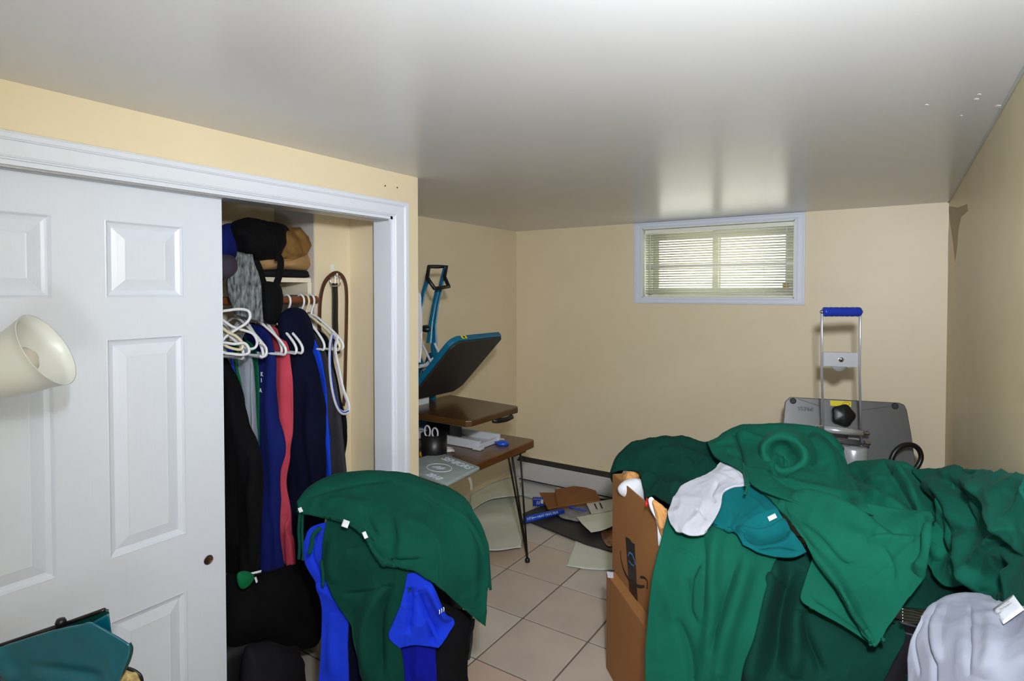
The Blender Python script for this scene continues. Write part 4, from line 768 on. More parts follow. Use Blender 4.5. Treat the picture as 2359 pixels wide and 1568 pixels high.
MB().lathe(g0 + gd * .003, gd, [(.018, 0), (.022, .003)] + [(.0225 + .0006 * math.sin(k * 1.9), .006 + k * .0075) for k in range(22)] + [(.022, .172), (.018, .175)], 24).build('grip', M_bluef, pg, True)
for q in (g0 - gd * .004, g1 + gd * .004): MB().lathe(q, gd, [(0, -.006), (.009, -.006), (.010, 0), (.009, .006), (0, .006)], 12, False).build('grip_bolt', M_chrome, pg, True)
m = MB(); q0, q1, q2, q3 = rt(1898, 811), rt(1977, 813), rt(1977, 846), rt(1898, 843); m.prism([q0, q1, q2, q3], FW * .03); br = m.build('bracket', M_whitem, pg, bevel=.002)
q = rt(1938, 827); MB().lathe(q - FW * .001, -FW, [(.0, .008), (.007, .007), (.010, .002), (.014, .0), ], 18, False).build('bracket_bolt', M_chrome, br, True)
q = rt(1938, 838) + FW * .02; MB().lathe(q - FW * .01, FW, [(.014, 0), (.038, .001), (.040, .006), (.040, .014), (.038, .02), (.014, .021)], 32).build('roller', M_pol, pg, True)
c0_, c1_ = at(1897, 988, t=2.97), at(1986, 997, t=2.95); MB().cyl(c0_, c1_, .016, 24).build('crossbar', M_pol, pg, True); c0b, c1b = at(1897, 1010, t=3.0), at(1984, 1020, t=2.99); MB().cyl(c0b, c1b, .012, 18).build('crossbar', M_gpl, pg, True)
for a, s_ in (((1888, 985), -1), ((1994, 997), 1), ((1996, 1020), 1)):
    q = at(*a, t=2.965); d_2 = (c1_ - c0_).normalized() * s_; MB().lathe(q - d_2 * .012, d_2, [(.008, 0), (.013, .001), (.013, .010), (.008, .011), (.007, .018), (.011, .019), (.011, .028), (.007, .031), (0, .032)], 10, False).build('bolt', M_chrome, pg)
m = MB(); q0 = at(1966, 1028, t=3.02); m.lathe(Vector((q0.x, q0.y, ZT + .05)), (0, 0, 1), [(.065, 0), (.065, q0.z - ZT - .06), (.06, q0.z - ZT - .05)], 32); m.build('cylinder_post', M_pol, pg, True)
m = MB(); m.obox(Vector((q0.x - .22, q0.y - .17, ZT + .001)), (.44, 0, 0), (0, .36, 0), (0, 0, .05)); m.build('base', M_whitem, pg, bevel=.006)
m = MB(); m.obox(Vector((q0.x - .03, q0.y + .05, ZT + .05)), (.06, 0, 0), (0, .12, 0), (0, 0, .30)); m.build('rear_column', M_gpl, pg, bevel=.004)
ctube('cable', [at(px, py, t=2.9) for px, py in ((2050, 1100), (2052, 1065), (2062, 1040), (2080, 1026), (2100, 1024), (2116, 1034), (2122, 1052), (2116, 1070), (2104, 1084), (2085, 1100))], .0125, M_blackp, pg)

# ================================================================ pile of green clothes on the right
binm = mat('navy_black_plastic', srgb(16, 20, 34), .4, spec=.5)
def bin_(name, label, x0, x1, y0, y1, z1):
    r = thing(name, label, 'bin', ((x0 + x1) / 2, (y0 + y1) / 2, 0)); m = MB(); t = .03
    m.add([(x0 + t, y0 + t, 0), (x1 - t, y0 + t, 0), (x1 - t, y1 - t, 0), (x0 + t, y1 - t, 0), (x0, y0, z1 - .03), (x1, y0, z1 - .03), (x1, y1, z1 - .03), (x0, y1, z1 - .03)], [(0, 3, 2, 1), (4, 5, 6, 7), (0, 1, 5, 4), (1, 2, 6, 5), (2, 3, 7, 6), (3, 0, 4, 7)])
    m.build('tub', binm, r, bevel=.01); MB().box(x0 - .008, x1 + .004, y0 - .012, y1 + .012, z1 - .03, z1).build('lid', binm, r, bevel=.008); return r
b_ = bin_('storage_bin', 'dark navy plastic storage bin under the pile of green hoodies', -.22, .215, 2.0, 2.45, .68)
bin_('storage_bin', 'black plastic storage bin under the pale grey sweatshirt', .03, .215, 1.28, 1.60, .74)
PT = tps([(1410, 1090, 2.5), (1500, 1015, 2.52), (1640, 1020, 2.47), (1790, 982, 2.42), (1900, 1000, 2.3), (1950, 1075, 2.15), (2060, 1065, 2.0), (2130, 1090, 1.88), (2240, 1085, 1.62), (2300, 1100, 1.42), (2359, 1108, 1.26),
          (1500, 1130, 2.28), (1600, 1120, 2.18), (1700, 1100, 2.12), (1800, 1100, 2.08), (1900, 1130, 1.95), (2000, 1150, 1.84), (2150, 1180, 1.68), (2300, 1180, 1.36),
          (1550, 1220, 1.98), (1700, 1220, 1.90), (1850, 1260, 1.80), (2000, 1280, 1.71), (2150, 1300, 1.58), (2340, 1300, 1.24),
          (1490, 1568, 1.84), (1600, 1500, 1.82), (1800, 1568, 1.69), (1900, 1500, 1.66), (2050, 1500, 1.60), (2200, 1500, 1.5), (2359, 1500, 1.2), (1500, 1350, 1.93), (1500, 1700, 1.82), (2000, 1700, 1.6)])
G = F_
def gth(name, label, cat='hoodie', px=(1700, 1200)): return thing(name, label, cat, at(px[0], px[1], t=float(PT(np.array([px[0], px[1]], float)))))
# sweatshirt lying at the back over the open box
g1_ = gth('green_sweatshirt', 'dark green sweatshirt at the back left, drooping over the open cardboard box', 'sweatshirt', (1520, 1060))
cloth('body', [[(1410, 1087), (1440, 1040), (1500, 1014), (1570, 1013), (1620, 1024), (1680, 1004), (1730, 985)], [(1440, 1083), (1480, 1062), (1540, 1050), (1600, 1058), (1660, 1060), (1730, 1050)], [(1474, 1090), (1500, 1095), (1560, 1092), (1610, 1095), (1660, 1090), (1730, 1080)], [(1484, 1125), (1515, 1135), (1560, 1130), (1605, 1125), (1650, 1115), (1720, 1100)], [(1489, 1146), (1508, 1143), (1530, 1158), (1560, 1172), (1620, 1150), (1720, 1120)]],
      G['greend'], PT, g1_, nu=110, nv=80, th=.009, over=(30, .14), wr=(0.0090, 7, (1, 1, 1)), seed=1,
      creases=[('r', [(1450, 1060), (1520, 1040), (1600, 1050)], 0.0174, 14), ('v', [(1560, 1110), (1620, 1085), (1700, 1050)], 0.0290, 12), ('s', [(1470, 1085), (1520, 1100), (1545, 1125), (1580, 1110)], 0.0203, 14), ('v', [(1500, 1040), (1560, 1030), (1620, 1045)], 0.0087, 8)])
# darker hoodie hanging down the front, middle
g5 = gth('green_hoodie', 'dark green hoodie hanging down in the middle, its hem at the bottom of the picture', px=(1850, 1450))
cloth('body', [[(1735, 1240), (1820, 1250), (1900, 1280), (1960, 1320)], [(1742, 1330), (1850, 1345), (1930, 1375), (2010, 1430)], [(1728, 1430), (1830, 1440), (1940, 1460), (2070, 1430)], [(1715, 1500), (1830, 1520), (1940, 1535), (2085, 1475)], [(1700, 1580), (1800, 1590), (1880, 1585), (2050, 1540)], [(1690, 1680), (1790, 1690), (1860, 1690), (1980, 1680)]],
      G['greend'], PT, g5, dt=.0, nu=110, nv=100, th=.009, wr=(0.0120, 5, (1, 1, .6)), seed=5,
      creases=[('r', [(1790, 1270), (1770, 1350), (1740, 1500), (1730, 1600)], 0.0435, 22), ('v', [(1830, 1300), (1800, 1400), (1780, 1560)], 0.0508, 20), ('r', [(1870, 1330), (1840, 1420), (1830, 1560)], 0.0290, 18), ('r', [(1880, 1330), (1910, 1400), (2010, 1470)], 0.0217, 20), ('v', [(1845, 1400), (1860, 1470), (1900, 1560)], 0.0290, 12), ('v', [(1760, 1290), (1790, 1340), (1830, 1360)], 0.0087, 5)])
# bright hoodie hanging down the front, left
g4 = gth('green_hoodie', 'bright green hoodie hanging over the cardboard boxes with its pocket showing', px=(1600, 1400))
cloth('body', [[(1546, 1175), (1610, 1175), (1680, 1180), (1760, 1222), (1840, 1262)], [(1531, 1232), (1610, 1246), (1700, 1256), (1790, 1286)], [(1508, 1325), (1600, 1336), (1690, 1346), (1762, 1362)], [(1494, 1425), (1590, 1440), (1670, 1450), (1738, 1466)], [(1487, 1510), (1580, 1520), (1660, 1530), (1712, 1540)], [(1489, 1650), (1580, 1650), (1650, 1650), (1700, 1650)]],
      G['green2'], PT, g4, dt=-.035, nu=110, nv=120, th=.009, wr=(0.0075, 4, (1, 1, .5)), seed=4,
      creases=[('v', [(1535, 1258), (1580, 1272), (1622, 1290)], 0.0058, 3), ('v', [(1622, 1288), (1598, 1340), (1596, 1400)], 0.0072, 4), ('r', [(1660, 1195), (1640, 1300), (1640, 1420), (1620, 1568)], 0.0203, 16), ('v', [(1618, 1230), (1628, 1290), (1622, 1420)], 0.0087, 6), ('v', [(1585, 1330), (1592, 1400), (1610, 1440)], 0.0116, 6), ('r', [(1730, 1270), (1700, 1370), (1670, 1480), (1650, 1600)], 0.0290, 20), ('v', [(1560, 1420), (1590, 1500), (1600, 1600)], 0.0174, 12), ('v', [(1700, 1300), (1665, 1400), (1640, 1500)], 0.0145, 10)])
# right side hoodies
g3 = gth('green_hoodie', 'green hoodie twisted on the ridge of the pile in front of the black cable', px=(2080, 1150))
cloth('body', [[(1940, 1082), (1985, 1066), (2040, 1060), (2082, 1074), (2120, 1092), (2165, 1104), (2200, 1100)], [(1955, 1112), (2010, 1108), (2060, 1100), (2115, 1120), (2160, 1140), (2215, 1140)], [(1975, 1160), (2050, 1155), (2110, 1168), (2155, 1200), (2220, 1215)], [(2050, 1205), (2110, 1210), (2150, 1250), (2180, 1285), (2225, 1290)], [(2080, 1260), (2130, 1290), (2158, 1330), (2190, 1352), (2238, 1346)]],
      G['green'], PT, g3, dt=-.015, nu=120, nv=100, th=.009, over=(30, .12), wr=(0.0105, 6, (1, 1, 1)), seed=3,
      creases=[('s', [(2040, 1062), (2085, 1130), (2120, 1190), (2165, 1260)], -0.0290, 22), ('r', [(2060, 1075), (2110, 1150), (2150, 1220), (2160, 1290)], 0.0319, 13), ('v', [(1960, 1080), (2010, 1120), (2060, 1150)], 0.0203, 12), ('s', [(1990, 1100), (2050, 1100), (2100, 1090)], 0.0232, 14), ('r', [(2000, 1140), (2060, 1170), (2120, 1200)], 0.0217, 12), ('v', [(2130, 1110), (2150, 1170), (2170, 1230)], 0.0174, 9), ('v', [(2000, 1175), (2060, 1190), (2110, 1210)], 0.0232, 8), ('r', [(2180, 1130), (2195, 1200), (2200, 1270)], 0.0203, 12)])
g3b = gth('green_hoodie', 'green hoodie at the right end of the pile against the wall', px=(2290, 1180))
cloth('body', [[(2108, 1094), (2170, 1085), (2250, 1083), (2300, 1100), (2372, 1108)], [(2150, 1140), (2230, 1140), (2300, 1155), (2375, 1165)], [(2195, 1215), (2260, 1225), (2320, 1235), (2378, 1240)], [(2212, 1285), (2255, 1310), (2320, 1310), (2380, 1320)], [(2236, 1345), (2280, 1378), (2320, 1400), (2380, 1440)]],
      G['green3'], PT, g3b, dt=-.04, nu=110, nv=100, th=.009, over=(28, .06), wr=(0.0090, 7, (1, 1, 1)), seed=8,
      creases=[('s', [(2359, 1280), (2310, 1200), (2265, 1120), (2248, 1086)], 0.0319, 26), ('r', [(2140, 1120), (2190, 1150), (2215, 1220)], 0.0290, 14), ('v', [(2190, 1110), (2230, 1150), (2240, 1220)], 0.0174, 9), ('s', [(2359, 1225), (2300, 1260), (2262, 1320), (2270, 1370)], 0.0232, 18), ('v', [(2330, 1290), (2300, 1320), (2300, 1370)], 0.0290, 12), ('v', [(2235, 1150), (2250, 1155), (2262, 1172)], 0.0072, 3), ('r', [(2170, 1095), (2230, 1110), (2290, 1150)], 0.0174, 14), ('r', [(2220, 1230), (2240, 1300), (2270, 1360)], 0.0232, 12)])
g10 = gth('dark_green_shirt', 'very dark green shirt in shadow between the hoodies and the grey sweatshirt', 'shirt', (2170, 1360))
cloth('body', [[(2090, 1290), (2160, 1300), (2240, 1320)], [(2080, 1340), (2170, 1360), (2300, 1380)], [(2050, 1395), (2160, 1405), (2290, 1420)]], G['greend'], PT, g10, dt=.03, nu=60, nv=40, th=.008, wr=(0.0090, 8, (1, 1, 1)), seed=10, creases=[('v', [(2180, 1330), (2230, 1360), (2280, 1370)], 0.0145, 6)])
# grey tee and teal hoodie in the hollow
gt = gth('grey_tee', 'pale grey shirt bunched between the green hoodies above the teal one', 'shirt', (1620, 1160))
cloth('body', [[(1655, 1072), (1672, 1064), (1700, 1068), (1728, 1090), (1736, 1112)], [(1640, 1086), (1665, 1080), (1690, 1085), (1712, 1102), (1732, 1114)], [(1580, 1115), (1610, 1108), (1640, 1108), (1662, 1116), (1672, 1130)], [(1548, 1158), (1580, 1160), (1610, 1160), (1640, 1160), (1660, 1168)], [(1541, 1195), (1570, 1200), (1600, 1205), (1630, 1205), (1644, 1200)], [(1556, 1222), (1575, 1229), (1600, 1232), (1620, 1230), (1628, 1222)]],
      G['greyt'], PT, gt, dt=-.096, nu=80, nv=90, th=.007, wr=(0.0045, 9, (1, 1, 1)), seed=12, creases=[('s', [(1662, 1072), (1690, 1085), (1712, 1108)], 0.0116, 7), ('s', [(1645, 1090), (1670, 1098), (1700, 1112)], 0.0087, 6), ('v', [(1605, 1175), (1618, 1185), (1628, 1200)], 0.0058, 3), ('v', [(1655, 1110), (1640, 1140), (1650, 1160)], 0.0087, 5)])
gl = gth('teal_hoodie', 'teal hoodie with a pouch seam and white tag in the middle of the pile', px=(1730, 1170))
cloth('body', [[(1672, 1098), (1700, 1095), (1730, 1108), (1760, 1130)], [(1655, 1140), (1700, 1135), (1750, 1150), (1790, 1175)], [(1638, 1180), (1690, 1185), (1750, 1195), (1810, 1205)], [(1632, 1202), (1690, 1215), (1740, 1220), (1800, 1228), (1832, 1235)], [(1690, 1222), (1725, 1240), (1770, 1245), (1815, 1245), (1845, 1250)], [(1712, 1258), (1750, 1275), (1790, 1283), (1830, 1282), (1858, 1270)]],
      G['teal'], PT, gl, dt=-.068, nu=100, nv=100, th=.009, wr=(0.0075, 8, (1, 1, 1)), seed=13, creases=[('s', [(1722, 1142), (1745, 1155), (1768, 1185)], 0.0072, 5), ('v', [(1700, 1116), (1712, 1125), (1722, 1138)], 0.0058, 3), ('s', [(1700, 1215), (1730, 1225), (1770, 1222), (1812, 1198)], 0.0290, 12), ('v', [(1712, 1235), (1750, 1252), (1800, 1240), (1825, 1215)], 0.0232, 8), ('v', [(1740, 1268), (1790, 1262), (1840, 1268)], 0.0087, 4)])
def tag_(px, py, w, h, rot, base, dt, parent, name='care_tag', label=None):
    c_, s_ = math.cos(rot), math.sin(rot); q = [(px + x * c_ - y * s_, py + x * s_ + y * c_) for x, y in ((-w / 2, -h / 2), (w / 2, -h / 2), (w / 2, h / 2), (-w / 2, h / 2))]
    return cloth(name, [[q[0], q[1]], [q[3], q[2]]], F_['white'], base, parent, dt=dt, nu=6, nv=6, th=.0012, wr=(0, 1, (1, 1, 1)), label=label)
tag_(1779, 1191, 20, 11, -.45, PT, -.085, gl)
# the big hoodie on top: hood, body, hem
g2 = gth('green_hoodie', 'large green hoodie sprawled on top of the pile with its hood rolled open', px=(1900, 1150))
cloth('lower_fold', [[(1872, 1285), (1900, 1305), (1930, 1335)], [(1856, 1335), (1910, 1360), (1960, 1400)], [(1845, 1380), (1900, 1400), (1990, 1450)], [(1875, 1405), (1940, 1440), (2010, 1486)]], G['green2'], PT, g2, dt=-.055, nu=60, nv=60, th=.009, wr=(0.0060, 6, (1, 1, 1)), seed=21, creases=[('v', [(1862, 1375), (1920, 1412), (2000, 1470)], 0.0058, 4)])
cloth('body', [[(1712, 1085), (1800, 1100), (1900, 1130), (2000, 1165), (2090, 1180), (2150, 1185)], [(1755, 1130), (1850, 1165), (1950, 1195), (2060, 1205), (2158, 1215)], [(1808, 1188), (1900, 1228), (2000, 1240), (2090, 1245), (2160, 1262)], [(1850, 1250), (1920, 1295), (2010, 1320), (2075, 1325), (2128, 1325)], [(1890, 1312), (1950, 1365), (2000, 1390), (2050, 1398), (2082, 1392)], [(1945, 1385), (1980, 1425), (2008, 1450), (2032, 1450), (2048, 1442)], [(1995, 1465), (2008, 1480), (2015, 1490), (2024, 1482), (2030, 1470)]],
      G['green2'], PT, g2, dt=-.09, nu=150, nv=150, th=.010, wr=(0.0075, 5, (1, 1, 1)), seed=20,
      creases=[('s', [(1790, 1165), (1815, 1150), (1900, 1165), (1990, 1200), (2060, 1235)], 0.0319, 26), ('v', [(1840, 1200), (1890, 1235), (1940, 1290), (1975, 1300)], 0.0087, 5), ('r', [(1800, 1180), (1860, 1260), (1920, 1330), (1990, 1450)], 0.0232, 13), ('r', [(1935, 1345), (1960, 1400), (2012, 1480)], 0.0116, 5), ('v', [(1925, 1345), (1950, 1400), (2002, 1475)], 0.0145, 5), ('r', [(2150, 1200), (2150, 1270), (2110, 1320)], 0.0261, 14), ('v', [(2130, 1190), (2135, 1250), (2110, 1300)], 0.0145, 8), ('v', [(2030, 1250), (2060, 1300), (2060, 1340)], 0.0058, 6), ('r', [(1830, 1150), (1920, 1180), (2020, 1225)], 0.0203, 14), ('s', [(2000, 1240), (2060, 1236), (2110, 1240)], 0.0145, 14)])
cloth('hood', [[(1632, 1024), (1700, 989), (1790, 981), (1868, 986), (1905, 1002), (1938, 1036)], [(1650, 1056), (1700, 1032), (1790, 1020), (1868, 1022), (1915, 1040), (1952, 1078)], [(1708, 1086), (1745, 1078), (1800, 1075), (1870, 1080), (1935, 1100), (1972, 1122)], [(1728, 1112), (1780, 1122), (1840, 1135), (1905, 1150), (1960, 1162), (1995, 1162)], [(1752, 1128), (1800, 1142), (1850, 1160), (1910, 1172), (1965, 1178), (2012, 1188)]],
      G['green'], PT, g2, dt=-.135, nu=170, nv=130, th=.010, over=(34, .16), wr=(0.0060, 6, (1, 1, 1)), seed=22,
      creases=[('v', [(1780, 1050), (1790, 1034), (1808, 1030), (1826, 1042), (1822, 1062), (1800, 1068), (1786, 1060)], 0.085, 16), ('v', [(1792, 1010), (1830, 1022), (1868, 1045), (1876, 1072)], 0.0319, 7), ('s', [(1770, 1080), (1820, 1108), (1880, 1120), (1940, 1110)], 0.0000, 20), ('v', [(1770, 1076), (1795, 1092), (1820, 1096)], 0.0290, 7), ('s', [(1640, 1030), (1700, 1004), (1760, 1016), (1800, 1006)], 0.0174, 16), ('v', [(1692, 1000), (1706, 1035), (1716, 1078)], 0.0203, 5), ('r', [(1700, 1004), (1740, 1010), (1768, 1016)], 0.0116, 5), ('s', [(1775, 1095), (1850, 1122), (1920, 1135), (1975, 1150)], -0.0319, 18), ('r', [(1860, 1010), (1900, 1050), (1930, 1100)], 0.0261, 18), ('v', [(1676, 1048), (1700, 1054), (1712, 1062)], 0.0087, 4)])
hc = at(1806, 1047, t=float(PT(np.array([1806., 1047.]))) - .185); hax = ((CAM - hc).normalized() + Vector((0, 0, .12)) - RT * .15).normalized()
hm = MB(); hm.lathe(hc, hax, [(.105, -.09), (.092, -.04), (.080, -.012), (.071, .006), (.060, .013), (.050, .008), (.044, -.006), (.040, -.03), (.030, -.055), (.0, -.065)], 64, False)
hv = np.array([tuple(v) for v in hm.v]); hd = hv - np.array(hc); hl = np.linalg.norm(hd, axis=1, keepdims=True) + 1e-6
hv = hv + hd / hl * (.012 * vnoise(hv * 14)[:, None] + .005 * vnoise(hv * 45)[:, None]); o = mk('rolled_sleeve', hv, hm.f, G['green2'], g2, True)
for k, P in enumerate([[(1712, 1066), (1714, 1086), (1718, 1104), (1719, 1120)], [(1712, 1066), (1716, 1080), (1723, 1100), (1721, 1124), (1716, 1138)]]):
    b = PT(np.array(P, float)); ctube('drawstring', [at(px, py, t=float(t) - .15) for (px, py), t in zip(P, b)], .0042, G['green2'], g2)
# pale grey sweatshirt in the right foreground
PG = tps([(2120, 1420, 1.28), (2200, 1380, 1.30), (2300, 1395, 1.22), (2372, 1408, 1.10), (2100, 1500, 1.24), (2250, 1460, 1.14), (2370, 1480, 1.06), (2096, 1640, 1.2), (2250, 1640, 1.08), (2370, 1640, 1.0)])
gs = thing('grey_sweatshirt', 'pale grey sweatshirt with a white neck label in the right foreground', 'sweatshirt', at(2200, 1568, t=1.15))
cloth('body', [[(2122, 1424), (2152, 1396), (2205, 1378), (2262, 1378), (2310, 1396), (2380, 1408)], [(2106, 1468), (2160, 1450), (2230, 1440), (2320, 1448), (2390, 1455)], [(2096, 1525), (2160, 1520), (2240, 1515), (2330, 1515), (2390, 1520)], [(2095, 1600), (2160, 1600), (2240, 1600), (2330, 1600), (2390, 1600)], [(2096, 1680), (2160, 1680), (2240, 1680), (2330, 1680), (2390, 1680)]],
      G['lgrey'], PG, gs, nu=120, nv=90, th=.008, over=(22, .05), wr=(0.0045, 12, (1, 1, .6)), seed=30, creases=[('v', [(2160, 1400), (2140, 1450), (2160, 1520), (2162, 1600)], 0.0116, 5), ('r', [(2175, 1395), (2160, 1450), (2172, 1530)], 0.0116, 9), ('v', [(2240, 1400), (2238, 1470), (2240, 1560)], 0.0087, 7), ('v', [(2130, 1430), (2112, 1480), (2125, 1560)], 0.0072, 4), ('r', [(2280, 1400), (2290, 1480), (2270, 1560)], 0.0072, 18)])
lb_ = tag_(2323, 1403, 58, 42, -.62, PG, -.02, gs, 'neck_label')
fx, fy = (at(2345, 1392, t=1.1) - at(2305, 1412, t=1.1)).normalized(), None; o_c = at(2322, 1402, t=float(PG(np.array([2322., 1402.]))) - .0225)
nv_ = (CAM - o_c).normalized(); fx = (fx - nv_ * fx.dot(nv_)).normalized(); fy = nv_.cross(fx)
for k in range(5): text(('80% COTTON', '20% POLYESTER', 'MACHINE WASH COLD', 'TUMBLE DRY LOW', 'L')[k], o_c + fy * (.010 - .005 * k), fx, fy, .0038, M_dgr, lb_, 'label_text', ext=.0001)
# metal wire hangers bundled on the bin
for k in range(5):
    P = [(2078, 1402 + 7 * k), (2100, 1405 + 7 * k), (2120, 1410 + 6 * k), (2136, 1412 + 5 * k)]
    prop(ctube('wire_hanger', [at(px, py, t=1.50 + .004 * k) for px, py in P], .0022, M_chrome), 'shiny wire hanger end beside the pale grey sweatshirt, %s of the five' % ('topmost', 'second from the top', 'middle', 'second from the bottom', 'lowest')[k], 'hanger', 'wire hanger ends beside the grey sweatshirt')

# ================================================================ draped chair on the left
M_chair = mat('black_chair_fabric', srgb(16, 16, 18), .8, bump=.3, bscale=300)
ch = thing('draped_chair', 'black chair buried under green and blue clothes in front of the closet', 'chair', (FW * 2.0 + RT * -.40))
def cl(t, l, z): return Vector((0, 0, z)) + FW * t + RT * l
m = MB(); m.obox(cl(2.04, -.58, .48), RT * .38, FW * .05, Vector((0, 0, .37))); o = m.build('backrest', M_chair, ch, True); bev(o, .024, 5)
m = MB(); m.obox(cl(2.02, -.57, .42), RT * .38, FW * .31, Vector((0, 0, .06))); o = m.build('seat', M_chair, ch, True); bev(o, .02, 4)
for t_, l_ in ((2.045, -.55), (2.045, -.21), (2.30, -.55), (2.30, -.21)): MB().tube([cl(t_, l_, 0), cl(t_, l_, .43)], .013, 10).build('leg', M_blackp, ch, True)
ctube('armrest', [cl(2.0, -.17, .56), cl(1.97, -.145, .52), cl(1.93, -.14, .46), cl(1.95, -.15, .38)], .009, M_blackp, ch)
CT = tps([(690, 1170, 1.98), (720, 1130, 2.03), (860, 1092, 2.10), (1000, 1115, 2.10), (1080, 1170, 2.05), (1120, 1260, 1.97), (1115, 1430, 1.93), (900, 1200, 1.9), (800, 1200, 1.9), (700, 1290, 1.94), (900, 1350, 1.85), (1000, 1350, 1.86), (750, 1568, 1.86), (900, 1568, 1.83), (1000, 1568, 1.84), (850, 1700, 1.82)])
def cth(name, label, cat, px): return thing(name, label, cat, at(px[0], px[1], t=float(CT(np.array(px, float)))))
c5 = cth('black_hoodie', 'black hoodie hanging off the right side of the draped chair', 'hoodie', (1040, 1480))
blob('body', [(1000, 1400), (1050, 1400), (1082, 1412), (1086, 1450), (1078, 1520), (1076, 1600), (1060, 1700), (960, 1700), (980, 1500)], CT, .03, G['black'], c5, dt=.035, back=.012, wr=(.010, 7, (1, 1, 1)))
ribbon('cord', [at(px, py, t=1.9) for px, py in ((1090, 1425), (1088, 1445), (1080, 1465), (1078, 1500))], .012, .004, G['black'], c5, flatdir=FW)
blob('lower_left', [(800, 1380), (860, 1400), (900, 1440), (930, 1500), (935, 1600), (930, 1700), (800, 1700), (795, 1500)], CT, .02, G['navy'], c5, dt=.055)
c3 = cth('blue_hoodie', 'bright blue hoodie hanging down the left side of the draped chair', 'hoodie', (770, 1450))
cloth('body', [[(707, 1240), (722, 1212), (770, 1198)], [(699, 1262), (728, 1255), (765, 1255)], [(712, 1305), (740, 1305), (770, 1320)], [(733, 1345), (755, 1350), (790, 1380)], [(742, 1395), (770, 1390), (802, 1412)], [(742, 1460), (775, 1460), (803, 1465)], [(738, 1560), (770, 1560), (804, 1560)], [(738, 1700), (770, 1700), (804, 1700)]],
      G['blue'], CT, c3, dt=.0, nu=60, nv=130, th=.009, wr=(0.0060, 8, (1, 1, .5)), seed=40, creases=[('s', [(733, 1340), (760, 1362), (800, 1390)], 0.0174, 14), ('v', [(735, 1225), (722, 1270), (745, 1330)], 0.0145, 5), ('r', [(770, 1410), (765, 1480), (770, 1560)], 0.0116, 12)])
c4 = cth('blue_hoodie', 'bright blue hoodie bunched at the right front of the draped chair', 'hoodie', (980, 1430))
cloth('sleeve', [[(938, 1322), (965, 1318), (985, 1326)], [(932, 1355), (970, 1355), (1002, 1360)], [(922, 1395), (970, 1400), (1022, 1405)], [(905, 1435), (960, 1440), (1046, 1428)], [(896, 1465), (950, 1470), (1035, 1455)], [(920, 1492), (955, 1485), (1010, 1490)]],
      G['blue'], CT, c4, dt=-.035, nu=80, nv=80, th=.009, wr=(0.0060, 9, (1, 1, 1)), seed=41, creases=[('s', [(1012, 1470), (985, 1420), (958, 1360)], -0.0290, 16), ('v', [(945, 1350), (948, 1400), (940, 1460)], 0.0203, 9), ('r', [(985, 1345), (1010, 1395), (1035, 1430)], 0.0174, 8), ('v', [(960, 1370), (985, 1430), (1000, 1485)], 0.0174, 7)])
cloth('torso', [[(915, 1440), (960, 1450), (1000, 1450)], [(920, 1500), (960, 1510), (1003, 1510)], [(928, 1570), (965, 1570), (1006, 1570)], [(930, 1700), (970, 1700), (1006, 1700)]], G['blued'], CT, c4, dt=.0, nu=50, nv=50, th=.009, wr=(0.0060, 8, (1, 1, .5)), seed=42, creases=[('r', [(965, 1460), (962, 1568)], 0.0145, 12)])
for k in range(3):
    p = at(1012 + 5 * k, 1404 - 3 * k, t=1.775); ribbon('sleeve_mark', [p, p + Vector((0, 0, -.006)) + RT * .001, p + Vector((0, 0, -.014))], .0028, .0012, M_print, c4, flatdir=FW, res=2)
c2 = cth('green_sweatshirt', 'green sweatshirt hanging down the front of the draped chair', 'sweatshirt', (860, 1420))
cloth('body', [[(757, 1190), (850, 1215), (960, 1280)], [(744, 1255), (840, 1280), (968, 1312)], [(752, 1320), (850, 1340), (958, 1335)], [(778, 1382), (855, 1390), (930, 1388)], [(806, 1430), (860, 1440), (905, 1440)], [(815, 1480), (870, 1490), (925, 1495)], [(838, 1560), (885, 1570), (932, 1572)], [(840, 1700), (885, 1700), (932, 1700)]],
      G['greenm'], CT, c2, dt=-.02, nu=110, nv=130, th=.009, wr=(0.0090, 6, (1, 1, .5)), seed=43, creases=[('v', [(790, 1365), (850, 1360), (900, 1345)], 0.0087, 5), ('r', [(880, 1345), (850, 1420), (845, 1500), (860, 1568)], 0.0261, 15), ('v', [(905, 1340), (880, 1420), (880, 1560)], 0.0203, 10), ('v', [(800, 1270), (830, 1255), (850, 1230)], 0.0087, 8), ('r', [(770, 1240), (762, 1290), (775, 1340)], 0.0145, 12), ('v', [(825, 1400), (815, 1450), (840, 1540)], 0.0087, 7)])
c1 = cth('green_sweatshirt', 'green sweatshirt draped over the top of the chair, hem spread to the right', 'sweatshirt', (920, 1150))
